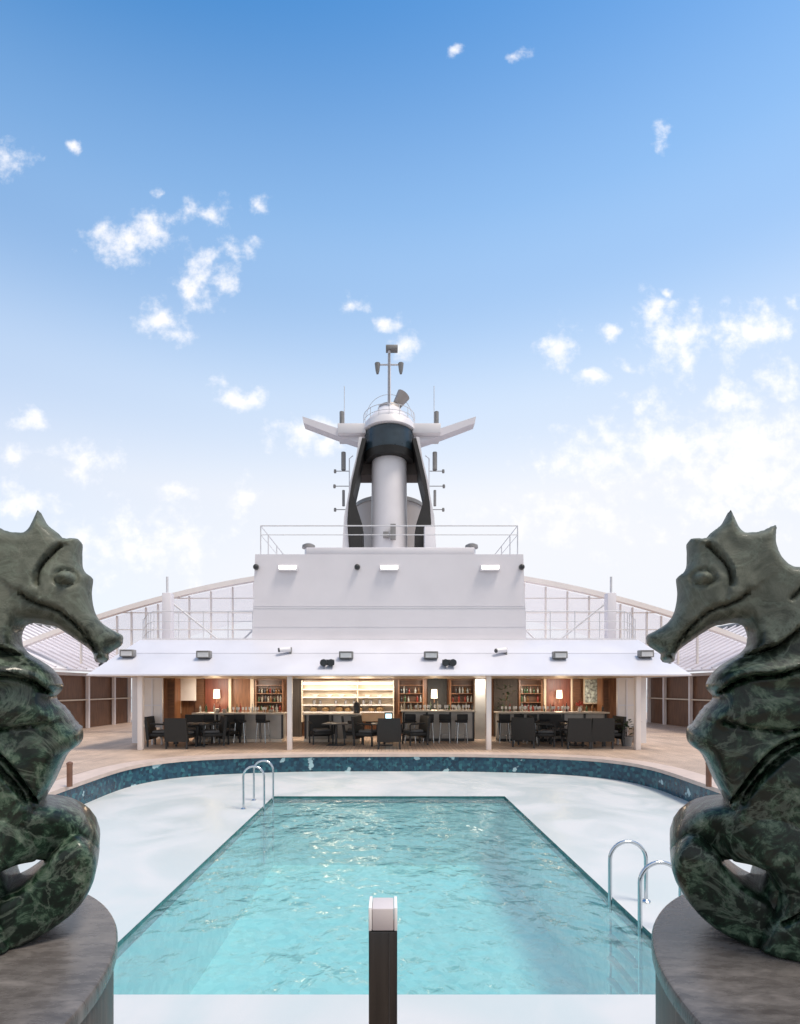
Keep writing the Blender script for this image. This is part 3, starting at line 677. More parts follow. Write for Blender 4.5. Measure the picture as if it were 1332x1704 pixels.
# pale screens at both ends of the bar
for px0, px1, side in ((240, 268, 'left'), (1030, 1056, 'right')):
    a, c = P(px0, 1200, 17.2), P(px1, 1132, 17.2)
    sc_ = thing('glass_screen', ((a.x + c.x) / 2, 17.2, 0), 'tall pale glazed screen at the %s end of the bar' % side, 'screen', 'pale screens at the bar ends')
    MB().box(a.x, c.x, 17.2, 17.24, .62, 2.2).build('pane', M['blind'], sc_)
    mb = MB()
    for x in (a.x - .03, (a.x + c.x) / 2, c.x + .03): mb.box(x - .025, x + .025, 17.17, 17.27, .0, 2.24)
    for z in (.58, 1.3, 2.2): mb.box(a.x, c.x, 17.165, 17.199, z, z + .045)
    mb.build('frame', M['white'], sc_)
solo(MB().pbox(296, 326, 1128, 1166, 19.8, .05), 'window_blind', M['blind'], 'bright pale blind on the brown wall left of the lamp niche', 'blind')

# counters
def counter(px0, px1, d, z, label, step):
    a, c = P(px0, 1145, d).x, P(px1, 1145, d).x
    k = thing('bar_counter', ((a + c) / 2, d, 0), label, 'counter', 'bar counters')
    MB().box(a + .05, c - .05, d, d + .55, .10, z - .06).build('front_panel', M['panelgrey'], k)
    n_ = max(2, int((c - a) / .75))
    for i in range(n_ + 1):
        x = a + .08 + (c - a - .16) * i / n_; MB().box(x - .035, x + .035, d - .03, d - .002, .10, z - .062).build('rib', M['dark'], k)
    MB().box(a, c, d - .16, d + .6, z - .055, z, .012).build('worktop', M['stone_top'], k)
    MB().box(a + .05, c - .05, d - (.2 if step else .02), d + .5, .001, .098).build('plinth_step', M['stone_top'] if step else M['dark'], k)
counter(322, 474, 18.2, 1.02, 'left bar counter with pale top and grey ribbed front', True)
counter(505, 602, 18.2, 1.00, 'buffet counter with grey front below the cream hutch', True)
counter(668, 792, 18.3, 1.10, 'bar counter with bar stools below the bottle shelves', False)
counter(828, 1012, 18.2, 1.05, 'right bar counter with pale top by the red lamp niche', False)

# cream buffet hutch
a, c = P(502, 1145, 19.6).x, P(656, 1145, 19.6).x
hu = thing('buffet_hutch', ((a + c) / 2, 19.6, 0), 'wide cream lit hutch with long shelves behind the buffet counter', 'hutch')
MB().box(a, c, 20.02, 20.06, .6, 2.2).build('back_panel', M['cream'], hu)
for z in (.95, 1.22, 1.52, 1.82, 2.1): MB().box(a + .04, c - .04, 19.62, 20.015, z, z + .045).build('shelf', M['blind'], hu)
for x in (a, (a + c) / 2 + .35, c - .04): MB().box(x, x + .04, 19.6, 20.018, .6, 2.2).build('side_panel', M['cream'], hu)
MB().box(a + .06, c - .06, 19.60, 19.66, 2.05, 2.085).build('light_strip', M['litwhite'], hu)
for k in range(2):
    ld = bpy.data.lights.new('strip_light', 'POINT'); ld.energy = 7; ld.color = (1, .82, .6); ld.shadow_soft_size = .3
    lo_ = bpy.data.objects.new('strip_light', ld); C.objects.link(lo_); lo_.parent = hu; lo_.location = Vector((a + (c - a) * (.3 + .4 * k), 19.3, 2.0)) - base[hu]
# bottle shelves
def bottles_shelf(px0, px1, label, where, seed, deep=20.05):
    a, c = P(px0, 1145, 19.8).x, P(px1, 1145, 19.8).x
    k = thing('bottle_shelf', ((a + c) / 2, 19.8, .9), label, 'shelf unit', 'back bar shelf units')
    MB().box(a, c, deep, deep + .02, .9, 2.2).build('back_panel', M['walnut'], k)
    for x in (a, c - .05): MB().box(x, x + .05, 19.78, deep - .002, .9, 2.2).build('side_panel', M['wood'], k)
    zs = (1.02, 1.36, 1.70, 2.02)
    for z in zs: MB().box(a + .052, c - .052, 19.79, deep - .003, z - .03, z).build('shelf', M['wood'], k)
    rnd = random.Random(seed)
    for z in zs[:3]:
        x = a + .13
        while x < c - .12:
            if rnd.random() < .88:
                h = rnd.uniform(.2, .29); r = rnd.uniform(.03, .042)
                b_ = MB().lathe((0, 0, 0), [(r * .9, 0), (r, .01), (r, h * .58), (r * .8, h * .66), (r * .34, h * .78), (r * .34, h * .97), (r * .4, h)], 10)
                o = b_.build('bottle', M['glass%d' % rnd.randrange(6)]); o.location = (x, 19.9 + rnd.uniform(-.03, .05), z + .001)
                tag(o, 'small bottle on the %s' % where, 'bottle', 'bottles on the %s' % where)
            x += rnd.uniform(.095, .14)
bottles_shelf(663, 706, 'wooden bottle shelves left of the dark lamp niche', 'shelves left of the dark niche', 1)
bottles_shelf(749, 791, 'wooden bottle shelves right of the dark lamp niche', 'shelves right of the dark niche', 2)
bottles_shelf(864, 903, 'wooden bottle shelves left of the red brown lamp niche', 'shelves left of the red niche', 3)
bottles_shelf(425, 472, 'pale framed shelves with bottles left of the centre column', 'shelves left of the centre columns', 4)
# table lamps on wall brackets
for px, py, w, lab, e in ((361, 1153, 11, 'glowing lamp in the left brown niche', 16), (723, 1155, 11, 'glowing lamp in the dark central niche', 10), (931, 1154, 10, 'glowing lamp in the red brown right niche', 14)):
    p = P(px, 1162, 19.9); k = thing('wall_lamp', p, lab, 'lamp', 'lit lamps in the niches'); h = w / 850 * 20
    MB().lathe((p.x, p.y, p.z), [(h * .5, 0), (h * .46, h * .75), (h * .42, h * 1.35)], 20).build('lamp_shade', M['shade'], k)
    mb = MB(); mb.tube([(p.x, p.y, p.z - .02), (p.x, p.y, p.z - .16), (p.x, 20.04, p.z - .16)], .014); mb.build('bracket', M['copper'], k)
    ld = bpy.data.lights.new('lamp_light', 'POINT'); ld.energy = e * .6; ld.color = (1, .74, .48); ld.shadow_soft_size = .25
    lo_ = bpy.data.objects.new('lamp_light', ld); C.objects.link(lo_); lo_.parent = k; lo_.location = (0, -.3, -.05)
# picture and odds and ends
pi_ = P(989, 1150, 19.98); fr_ = thing('wall_picture', pi_, 'framed colourful print on the orange wood wall', 'picture')
MB().box(pi_.x - .36, pi_.x + .36, 19.985, 20.0, pi_.z - .45, pi_.z + .45).build('print', M['artglow'], fr_)
mb = MB()
for s in (-1, 1): mb.box(pi_.x + s * .365, pi_.x + s * .41, 19.965, 20.01, pi_.z - .5, pi_.z + .5); mb.box(pi_.x - .364, pi_.x + .364, 19.965, 20.009, pi_.z + s * .455, pi_.z + s * .5)
mb.build('frame', M['cream'], fr_)
pd = thing('wooden_cabinet', P(1008, 1145, 19.5).to_2d().to_3d(), 'upright orange wood cabinet edge at the right bar end', 'cabinet')
MB().pbox(1003, 1026, 1128, 1240, 19.3, .5).build('carcass', M['wood'], pd)
MB().pbox(1005, 1013, 1132, 1200, 19.27, .028).build('door', M['walnut'], pd)
pd = thing('wooden_cabinet', P(283, 1145, 19.5).to_2d().to_3d(), 'upright orange wood cabinet edge at the left bar end', 'cabinet')
MB().pbox(268, 292, 1128, 1240, 19.3, .5).build('carcass', M['wood'], pd)
MB().pbox(279, 290, 1132, 1200, 19.27, .028).build('door', M['walnut'], pd)
# crockery on the left counter
for i, (px, n_) in enumerate(((362, 6), (374, 5), (452, 4))):
    p = P(px, 1145, 18.4); mb = MB()
    for k in range(n_): mb.lathe((p.x, p.y, 1.021 + k * .025), [(.05, 0), (.10, .018), (.105, .022)], 20)
    solo(mb, 'plate_stack', M['china'], ['taller stack of white plates on the left bar counter', 'lower stack of white plates beside the taller stack', 'white plates at the right end of the left counter'][i], 'plates', 'white crockery on the left counter')
p = P(594, 1145, 18.4); u_ = thing('coffee_urn', (p.x, p.y, 1.001), 'dark coffee urn at the right end of the buffet', 'urn')
MB().lathe((p.x, p.y, 1.001), [(.11, 0), (.12, .04), (.12, .32), (.09, .38), (.02, .41), (.02, .44)], 20).build('body', M['dark'], u_)
MB().tube([(p.x, p.y - .12, 1.09), (p.x, p.y - .17, 1.08)], .014).build('tap', M['steel'], u_)
p = P(965, 1145, 18.4); f_ = thing('flower_vase', (p.x, p.y, 1.051), 'bunch of red flowers in a vase on the right counter', 'flowers')
MB().lathe((p.x, p.y, 1.051), [(.05, 0), (.07, .08), (.045, .16), (.055, .18)], 16).build('vase', M['china'], f_)
mb = MB(); rnd = random.Random(5)
for k in range(46):
    d_ = Vector((rnd.gauss(0, 1), rnd.gauss(0, 1), abs(rnd.gauss(0, 1)) + .2)).normalized(); c_ = Vector((p.x, p.y, 1.25)) + d_ * rnd.uniform(.06, .2)
    t_ = d_.cross(Vector((.3, .2, 1))).normalized() * .04; w_ = d_.cross(t_).normalized() * .04
    mb.hull([c_ - t_, c_ + w_ + d_ * .03, c_ + t_, c_ - w_ + d_ * .02], [(0, 1, 2, 3)])
mb.build('blooms', M['red'], f_, fix=False)
p = P(647, 1145, 17.9); k = thing('till_screen', (p.x, p.y, 0), 'narrow glowing pale blue upright screen behind the middle armchair', 'screen')
MB().box(p.x - .14, p.x + .14, p.y, p.y + .05, .55, 1.05, .01).build('housing', M['dark'], k)
MB().box(p.x - .105, p.x + .105, p.y - .004, p.y - .001, .60, 1.0).build('display', M['screen'], k)
MB().box(p.x - .05, p.x + .05, p.y + .01, p.y + .05, .03, .549).build('stand', M['dark'], k)
MB().box(p.x - .17, p.x + .17, p.y - .1, p.y + .15, .001, .029).build('foot', M['dark'], k)
# foliage : leafy pot plants
def pot_plant(p, h, label, seed):
    k = thing('pot_plant', p, label, 'plant', 'potted plants at the bar')
    MB().lathe(p, [(.14, 0), (.2, .3), (.21, .32), (.19, .32), (.18, .28)], 18).build('pot', M['grey'], k)
    rnd = random.Random(seed); mb = MB()
    for i in range(90):
        a = rnd.uniform(0, 6.28); t_ = rnd.uniform(.1, 1); r_ = rnd.uniform(.05, .3)
        c_ = Vector((p[0] + math.cos(a) * r_, p[1] + math.sin(a) * r_, .3 + t_ * h)); o_ = Vector((math.cos(a), math.sin(a), rnd.uniform(-.2, .9))).normalized()
        s_ = o_.cross(Vector((0, 0, 1))).normalized() * rnd.uniform(.03, .055); q = o_ * rnd.uniform(.12, .24)
        mb.hull([c_, c_ + q * .5 + s_, c_ + q - Vector((0, 0, .03)), c_ + q * .5 - s_], [(0, 1, 2, 3)])
    mb.build('foliage', M['green'], k, fix=False)
    MB().tube([(p[0], p[1], .28), (p[0] + .02, p[1], .3 + h * .8)], .014).build('stem', M['walnut'], k)
pot_plant((P(1043, 1145, 16.8).x, 16.8, 0), .55, 'leafy potted plant below the right pale screen', 1)
pot_plant((P(842, 1145, 19.3).x, 19.3, 0), 1.75, 'tall dark plant beside the right centre column', 2)
# grey stone pillar behind the right centre column
solo(MB().pbox(791, 808, 1130, 1240, 19.0, .3), 'grey_pillar', M['panelgrey'], 'grey square pillar inside the bar behind the right centre column', 'pillar')
# things on the hutch shelves and counters
def scatter(name, cat, m, make, spots, lab, grp):
    for (x, y, z, r_) in spots:
        o = tag(make(r_).build(name, m), lab, cat, grp); o.location = (x, y, z); o.rotation_euler = (0, 0, random.uniform(-.3, .3))
hx0, hx1 = P(506, 1145, 19.7).x, P(652, 1145, 19.7).x
def basket(r_):
    mb = MB(); mb.lathe((0, 0, 0), [(.10 * r_, 0), (.15 * r_, .09 * r_), (.155 * r_, .10 * r_)], 16); mb.lathe((0, 0, 0), [(.13 * r_, .101 * r_), (.10 * r_, .16 * r_), (.0, .185 * r_)], 12); return mb
def jar(r_): return MB().lathe((0, 0, 0), [(.05 * r_, 0), (.055 * r_, .02), (.055 * r_, .13 * r_), (.035 * r_, .16 * r_), (.04 * r_, .18 * r_)], 14)
def bowl(r_): return MB().lathe((0, 0, 0), [(.05 * r_, 0), (.13 * r_, .07 * r_), (.135 * r_, .08 * r_), (.12 * r_, .075 * r_), (.04 * r_, .02 * r_)], 18)
def glass(r_): return MB().lathe((0, 0, 0), [(.035, 0), (.034, .005), (.006, .012), (.006, .08), (.035, .10), (.04, .15), (.034, .19)], 12)
M['bread'] = mat('brown_basket', (.28, .17, .07), .7, var=.35, scale=20)
rnd = random.Random(11)
for zi, z in enumerate((.997, 1.267, 1.567)):
    n1 = (7, 8, 6)[zi]
    xs_ = [hx0 + .15 + (hx1 - hx0 - .3) * (i + rnd.uniform(.2, .8)) / n1 for i in range(n1)]
    nm, m_, f_ = (('basket', M['bread'], basket), ('jar', M['grey'], jar), ('bowl', M['china'], bowl))[zi]
    scatter(nm, nm, m_, f_, [(x, 19.8, z, rnd.uniform(.9, 1.2)) for x in xs_], ('brown bread basket on the lowest hutch shelf', 'grey jar on the middle hutch shelf', 'white bowl on an upper hutch shelf')[zi], ('bread baskets on the hutch', 'jars on the hutch', 'bowls on the hutch')[zi])
for px0, px1, z, n1, wh in ((690, 785, 1.101, 16, 'counter below the bottle shelves'), (835, 950, 1.051, 20, 'right bar counter'), (385, 445, 1.021, 11, 'left bar counter')):
    scatter('wine_glass', 'glass', M['lens'], glass, [(P(px0 + (px1 - px0) * (i + rnd.uniform(.2, .8)) / n1, 1145, 18.4).x, 18.4 + rnd.uniform(-.1, .15), z, 1) for i in range(n1)], 'stemmed glass standing on the %s' % wh, 'glasses on the %s' % wh)
for px0, px1, z, n1, wh in ((672, 788, 1.101, 11, 'counter below the bottle shelves'), (832, 1005, 1.051, 16, 'right bar counter'), (326, 470, 1.021, 12, 'left bar counter')):
    for i in range(n1):
        h = rnd.uniform(.22, .33); r = rnd.uniform(.032, .045); px = px0 + (px1 - px0) * (i + rnd.uniform(.1, .9)) / n1
        o = MB().lathe((0, 0, 0), [(r * .9, 0), (r, .01), (r, h * .58), (r * .8, h * .66), (r * .34, h * .78), (r * .34, h * .97), (r * .4, h)], 10).build('bottle', M['glass%d' % rnd.randrange(6)])
        o.location = (P(px, 1145, 18.62).x, 18.62, z + .001); tag(o, 'bottle standing at the back of the %s' % wh, 'bottle', 'bottles on the %s' % wh)
# ------------------------------------------------------------ furniture
def make_armchair():
    k = thing('armchair', (0, 0, 0), 'x', 'armchair', 'dark woven armchairs at the bar tables')
    MB().box(-.3, .3, -.28, .28, .28, .38, .03).build('seat', M['wicker'], k)
    MB().box(-.25, .25, -.27, .20, .382, .46, .035).build('cushion', M['cushion'], k)
    mb = MB(); mb.hull([(-.34, .24, .2), (.34, .24, .2), (.34, .33, .2), (-.34, .33, .2), (-.31, .33, .86), (.31, .33, .86), (.31, .40, .86), (-.31, .40, .86)], [(0,1,5,4),(1,2,6,5),(2,3,7,6),(3,0,4,7),(4,5,6,7),(3,2,1,0)])
    mb.build('backrest', M['wicker'], k)
    for s in (-1, 1):
        MB().tube([(s * .335, -.27, .30), (s * .345, -.28, .60), (s * .345, -.24, .64), (s * .34, .20, .66)], [.02, .024, .026, .026], 8).build('armrest', M['wicker'], k)
    for x in (-.3, .3):
        for y in (-.26, .30): MB().box(x - .022, x + .022, y - .022, y + .022, 0, .279).build('leg', M['dark'], k)
    return k
def make_stool():
    k = thing('bar_stool', (0, 0, 0), 'x', 'bar stool', 'bar stools along the counters')
    MB().box(-.19, .19, -.18, .18, .70, .77, .025).build('seat', M['black'], k)
    MB().box(-.19, .19, .14, .19, .772, 1.0, .02).build('backrest', M['black'], k)
    for x in (-.16, .16):
        for y in (-.15, .15): MB().tube([(x * .85, y * .85, .70), (x * 1.15, y * 1.15, 0)], .016, 8).build('leg', M['steel'], k)
    MB().tube([(-.178, .165, .25), (-.178, -.165, .25), (.178, -.165, .25), (.178, .165, .25)], .011, 6).build('footrest', M['steel'], k); return k
def make_table():
    k = thing('cafe_table', (0, 0, 0), 'x', 'table', 'dining tables in front of the bar')
    MB().box(-.42, .42, -.42, .42, .70, .735, .01).build('tabletop', M['dark'], k)
    MB().tube([(0, 0, .02), (0, 0, .70)], .04, 12).build('leg', M['dark'], k)
    MB().box(-.28, .28, -.28, .28, .0, .025).build('foot', M['dark'], k)
    return k
AC = make_armchair(); n_ = 0
for px, d, rz, lab in ((303, 16.25, 175, 'dark armchair with its back to the pool, leftmost in front'), (352, 16.9, -60, 'dark armchair right of the left table'), (318, 17.7, 0, 'armchair behind the left table facing the pool'), (270, 16.9, 95, 'dark armchair at the far left end by the pale screen'),
                       (648, 16.2, 180, 'grey backed armchair alone in the middle with its back to the pool'), (905, 16.9, 80, 'dark armchair left of the right hand table'), (958, 16.25, 178, 'dark armchair with back to the pool, left of the rightmost pair'), (994, 16.3, 184, 'dark armchair with back to the pool, right of the rightmost pair'),
                       (926, 17.7, 5, 'grey cushioned armchair behind the right table facing the pool'), (590, 17.4, 95, 'dark armchair below the coffee urn'), (376, 17.6, -20, 'dark armchair nearest the left counter plates'), (535, 17.5, 20, 'dark armchair in front of the left half of the buffet'), (612, 17.0, 70, 'dark armchair left of the grey backed middle chair'), (1012, 17.0, -85, 'dark armchair at the far right end by the pale screen'), (876, 16.6, 150, 'dark armchair nearest the right centre column'), (690, 17.2, -70, 'dark armchair right of the glowing blue screen')):
    place(AC, n_ > 0, (P(px, 1145, d).x, d, 0), R(rz), lab, 1.12); n_ += 1
ST = make_stool(); n_ = 0
for px, d, lab in ((683, 17.85, 'bar stool leftmost at the counter below the bottle shelves'), (712, 17.8, 'second bar stool from the left below the bottle shelves'), (741, 17.85, 'third bar stool from the left below the bottle shelves'), (768, 17.8, 'bar stool beside the grey pillar'),
                   (838, 17.7, 'bar stool nearest the right centre column, at the right counter'), (860, 17.75, 'second bar stool along the right counter'), (882, 17.7, 'third bar stool along the right counter'), (352, 17.8, 'bar stool below the white plates of the left counter'), (905, 17.75, 'fourth bar stool along the right counter'), (400, 17.75, 'bar stool in the middle of the left counter'), (438, 17.75, 'bar stool at the right end of the left counter')):
    place(ST, n_ > 0, (P(px, 1145, d).x, d, 0), R(180 + random.uniform(-15, 15)), lab); n_ += 1
TB = make_table(); n_ = 0
TBL = ((328, 16.95, 'dark square table between the left armchairs'), (640, 17.0, 'dark square table in front of the glowing screen'), (958, 17.05, 'dark square table behind the rightmost pair of armchairs'), (560, 17.0, 'dark square table in front of the buffet counter'))
for px, d, lab in TBL:
    place(TB, n_ > 0, (P(px, 1145, d).x, d, 0), R(random.uniform(-6, 6)), lab); n_ += 1
for px, d, lab in TBL:
    X = P(px, 1145, d).x; wh = lab.replace('dark square ', '')
    for s in (-1, 1):
        mb = MB(); mb.lathe((0, 0, 0), [(.06, 0), (.12, .012), (.125, .016)], 20)
        o = solo(mb, 'plate', M['china'], 'white plate on the %s' % wh, 'plate', 'white plates on the %s' % wh); o.location = (X + s * .2, d - .1, .737)

# ------------------------------------------------------------ fittings on the awning
def slope_y(z): return 15.3 + 1.7 * (z - AZ0 - .04) / (AZ1 - AZ0 - .04)
def make_flood():
    k = thing('floodlight', (0, 0, 0), 'x', 'floodlight', 'grey floodlights on the awning')
    mb = MB(); mb.box(-.26, .26, -.24, .0, -.12, .14, .02); hg = mb.build('housing', M['grey'], k)
    MB().box(-.22, .22, -.30, -.243, .10, .135).build('visor', M['grey'], hg)
    MB().box(-.2, .2, -.246, -.242, -.09, .08).build('lens', M['lens'], hg)
    MB().box(-.05, .05, .001, .25, -.14, -.08).build('bracket', M['rail'], k); return k
def make_spot():
    k = thing('twin_spotlight', (0, 0, 0), 'x', 'spotlight', 'dark twin spotlights on the awning')
    for s in (-1, 1):
        MB().tube([(s * .12, .04, .03), (s * .12, -.12, 0), (s * .12, -.2, -.015)], [.08, .11, .115], 14).build('lamp_head', M['dark'], k)
    MB().box(-.2, .2, .05, .12, -.12, .10, .01).build('backplate', M['dark'], k)
    MB().box(-.04, .04, .121, .36, -.1, -.04).build('bracket', M['rail'], k); return k
def make_cam():
    k = thing('spotlight', (0, 0, 0), 'x', 'spotlight', 'small white spotlights on the awning')
    MB().tube([(-.2, -.1, .03), (.12, .02, .06)], [.07, .085], 14).build('lamp_head', M['white'], k)
    MB().tube([(-.24, -.115, .026), (-.203, -.101, .03)], [.066, .07], 14).build('lens', M['dark'], k)
    MB().box(.10, .16, -.02, .12, -.12, .13, .01).build('bracket', M['grey'], k); return k
def on_awning(px, py, out):
    z = EYE + (1145 - py) / 850 * 15.9; y = slope_y(z); z = EYE + (1145 - py) / 850 * y; y = slope_y(z) - out
    return (P(px, py, y).x, y, z)
FL = make_flood(); n_ = 0
for px, py, lab in ((342, 1090, 'grey floodlight on the awning above the left lamp niche'), (577, 1091, 'grey floodlight beside the left twin spotlight'), (717, 1091, 'grey floodlight beside the right twin spotlight'), (930, 1091, 'grey floodlight on the awning above the right lamp niche'), (216, 1088, 'grey floodlight at the left end of the awning'), (1072, 1089, 'grey floodlight at the right end of the awning')):
    place(FL, n_ > 0, on_awning(px, py, .1), 0, lab, .85); n_ += 1
SP_ = make_spot(); n_ = 0
for px, py, lab in ((546, 1103, 'dark twin spotlight low on the left of the awning middle'), (747, 1103, 'dark twin spotlight low on the right of the awning middle')):
    place(SP_, n_ > 0, on_awning(px, py, .16), 0, lab, .95); n_ += 1
CM = make_cam(); n_ = 0
for px, py, lab in ((477, 1084, 'small white spotlight above the left centre column'), (836, 1085, 'small white spotlight above the right centre column')):
    place(CM, n_ > 0, on_awning(px, py, .12), 0 if n_ == 0 else R(0), lab); n_ += 1
for px, s in ((172, 'left'), (1112, 'right')):
    p = P(px, 1107, 15.9); k = thing('eave_lamp', p, 'dark lamp on a bracket at the %s awning corner' % s, 'lamp', 'dark lamps at the awning corners')
    MB().tube([p + Vector((0, .06, 0)), p + Vector((0, -.1, -.02))], [.07, .09], 12).build('lamp_head', M['dark'], k)
    MB().box(p.x - .02, p.x + .02, p.y + .061, p.y + .3, p.z - .3, p.z + .02).build('bracket', M['grey'], k)

# ------------------------------------------------------------ deckhouse above the bar
D = 17.2
dh = thing('deckhouse', (0, 20, AZ1), 'large blank pale grey deckhouse block above the awning', 'deckhouse')
zb, zt, zr = AZ1 + .06, 6.41, 6.65
MB().hull([(-4.62, D, zb), (4.62, D, zb), (4.52, D + .02, zt), (-4.52, D + .02, zt), (-4.62, 24, zb), (4.62, 24, zb), (4.52, 24, zt), (-4.52, 24, zt)],
          [(0, 1, 2, 3), (1, 5, 6, 2), (5, 4, 7, 6), (4, 0, 3, 7), (3, 2, 6, 7), (4, 5, 1, 0)]).build('wall', M['offwhite'], dh)
MB().box(-2.8, 2.88, D + .03, D + .35, zt + .002, zr, .02).build('parapet', M['offwhite'], dh)
for z in (4.58, 4.66, 3.96): MB().box(-4.6, 4.6, D - .008 + (z - zb) * .006, D + .02, z, z + .014).build('seam', M['rail'] if z == 4.58 else M['offwhite'], dh)
for px, s in ((480, 'left'), (648, 'middle'), (815, 'right')):
    p = P(px, 946, D); k = thing('bulkhead_light', p, 'white bulkhead light at the %s of the deckhouse top' % s, 'light', 'white lights along the deckhouse top')
    MB().box(p.x - .33, p.x + .33, D - .13, D - .005, p.z - .10, p.z + .10, .015).build('housing', M['white'], k)
    MB().box(p.x - .29, p.x + .29, D - .137, D - .132, p.z - .05, p.z + .07).build('diffuser', M['litwhite'], k)
for px, s in ((427, 'left edge'), (595, 'middle'), (868, 'right edge')):
    p = P(px, 944, D); k = thing('camera_dome', p, 'small dark round camera at the deckhouse %s' % s, 'camera', 'small dark cameras on the deckhouse')
    MB().tube([p + Vector((0, -.012, 0)), p + Vector((0, -.06, 0))], .10, 16).build('mount', M['grey'], k)
    MB().tube([p + Vector((0, -.062, 0)), p + Vector((0, -.13, 0)), p + Vector((0, -.16, 0))], [.085, .075, .03], 16).build('lens', M['dark'], k)
def railing(name, paths, posts, z0, z1, mids, label, m=M['rail'], r=.022):
    k = thing(name, (paths[0][0][0], paths[0][0][1], z0), label, 'railing')
    for pth in paths:
        for z in (z1,) + tuple(mids): MB().tube([(x, y, z) for x, y in pth], r if z == z1 else r * .7, 8).build('top_rail' if z == z1 else 'mid_rail', m, k)
    for x, y in posts: MB().tube([(x, y, z0), (x, y, z1)], r, 8).build('post', m, k)
    return k
railing('roof_railing', [[(-4.40, 22), (-4.40, 17.5), (4.40, 17.5), (4.40, 22)]], [(s * 4.40, y) for s in (-1, 1) for y in (17.5, 18.6, 20, 22)], zt, 7.46, (7.15,), 'thin white railing round the deckhouse roof')
for px, s in ((514, 'left'), (785, 'right')):
    p = P(px, 915, 18.6); k = thing('roof_vent', (p.x, 18.6, zt), 'grey mushroom vent on the %s of the deckhouse roof' % s, 'vent', 'mushroom vents on the deckhouse roof')
    MB().lathe((p.x, 18.6, zt), [(.16, .0), (.14, .55)], 20).build('stem', M['rail'], k)
    MB().lathe((p.x, 18.6, zt), [(.15, .551), (.24, .58), (.23, .68), (.12, .74), (0, .755)], 20).build('hood', M['grey'], k)

# ------------------------------------------------------------ mast tower and funnel
MD = 22.0; ms = MD / 850
def mx_(px): return (px - 648) * ms
def mz_(py, d=22.0): return EYE + (1145 - py) * d / 850
mt = thing('mast_tower', (0, MD, zt), 'tall white mast tower with black horseshoe arch, wings and antennas', 'mast')
MB().lathe((0, MD, 0), [(.80, zt), (.77, mz_(860)), (.75, mz_(757, 21.4)), (.71, mz_(747, 21.4)), (.58, mz_(741, 21.5)), (.3, mz_(738, 21.6)), (0, mz_(737, 21.6))], 48).build('column', M['white'], mt)
for s in (-1, 1):
    def q(*a, d=22.0): return [(s * x * d / 850, mz_(y, d)) for x, y in a]
    MB().prism(q((66, 915), (69, 870), (67, 838), (61, 800), (53, 762), (45, 730), (38, 730), (46, 762), (55, 802), (60, 824), (52, 850), (45, 872), (44, 915), d=21.15), MD - .9, MD + .5).build('arch_leg', M['soot'], mt)
    MB().prism(q((78, 915), (75, 860), (70, 835), (64, 798), (55, 762), (50, 728), (44.6, 728), (52.6, 762), (61.6, 800), (67.6, 838), (69.6, 870), (66.6, 915), d=21.25), MD - .8, MD + .6).build('outer_shell', M['white'], mt)
    MB().prism(q((56, 789), (28, 789), (28, 742), (43, 742)), MD + .05, MD + .95).build('inner_block', M['brown'], mt)
    # wing, platform, whip aerials and antenna racks
    MB().prism(q((143, 698), (141, 709), (88, 729), (52, 741), (40, 743), (40, 727), (86, 717)), MD - .25, MD + .25).build('wing', M['offwhite'], mt)
    MB().box(s * 38 * ms, s * 84 * ms, MD - .5, MD + .5, mz_(730), mz_(714), .02).build('platform', M['white'], mt)
    MB().tube([(s * 78 * ms, MD - .2, mz_(714)), (s * 78 * ms, MD - .2, mz_(690))], .10, 12).build('sensor', M['grey'], mt)
    MB().tube([(s * 75 * ms, MD + .1, mz_(714)), (s * 75 * ms, MD + .1, mz_(640))], .016, 6).build('whip_aerial', M['rail'], mt)
    for py, ln in ((784, 90), (809, 91), (848, 90)):
        h = MB().tube([(s * 66 * ms, MD, mz_(py)), (s * ln * ms, MD, mz_(py))], .018, 6).build('antenna_arm', M['grey'], mt)
        MB().lathe((s * ln * ms, MD, mz_(py + 3)), [(.05, 0), (.06, .06), (.05, .14)], 10).build('antenna_tip', M['grey'], mt)
    for p0, p1, r_ in ((782, 753, .10), (842, 816, .06)):
        MB().tube([(s * 76 * ms, MD, mz_(p0)), (s * 76 * ms, MD, mz_(p1))], r_, 12).build('antenna_pod', M['grey'], mt)
    MB().tube([(s * 66 * ms, MD - .1, mz_(845)), (s * 66 * ms, MD - .1, mz_(765)), (s * 60 * ms, MD - .1, mz_(760))], .022, 6).build('antenna_frame', M['rail'], mt)
MB().lathe((0, MD, 0), [(42 * ms, mz_(740, 20.95)), (42.5 * ms, mz_(735, 20.95)), (41.5 * ms, mz_(706, 20.95)), (40 * ms, mz_(704, 20.95))], 48).build('navy_band', M['navy'], mt)
MB().lathe((0, MD, 0), [(40 * ms, mz_(752, 20.95)), (42.6 * ms, mz_(740.4, 20.95))], 48).build('band_underside', M['soot'], mt)
MB().lathe((0, MD, 0), [(39 * ms, mz_(703.6, 20.95)), (45 * ms, mz_(702, 20.95)), (43 * ms, mz_(690, 20.95)), (30 * ms, mz_(681, 21.3)), (22 * ms, mz_(677, 21.5)), (20 * ms, mz_(674, 21.5))], 48).build('crow_deck', M['white'], mt)
MB().lathe((0, MD, 0), [(20 * ms, mz_(673.8, 21.5)), (18 * ms, mz_(668, 21.5)), (0, mz_(667, 21.5))], 32).build('radar_base', M['taupe'], mt)
mb = MB(); mb.tube([(.0, MD - .5, mz_(701)), (.0, MD - .5, mz_(584, 21.5))], [.075, .06], 12); mb.build('pole', M['offwhite'], mt)
MB().tube([(0, MD - .59, mz_(700)), (0, MD - .58, mz_(590, 21.5))], .03, 6).build('cable', M['grey'], mt)
MB().tube([(-21 * ms, MD - .5, mz_(607, 21.5)), (21 * ms, MD - .5, mz_(607, 21.5))], .035, 8).build('yard', M['rail'], mt)
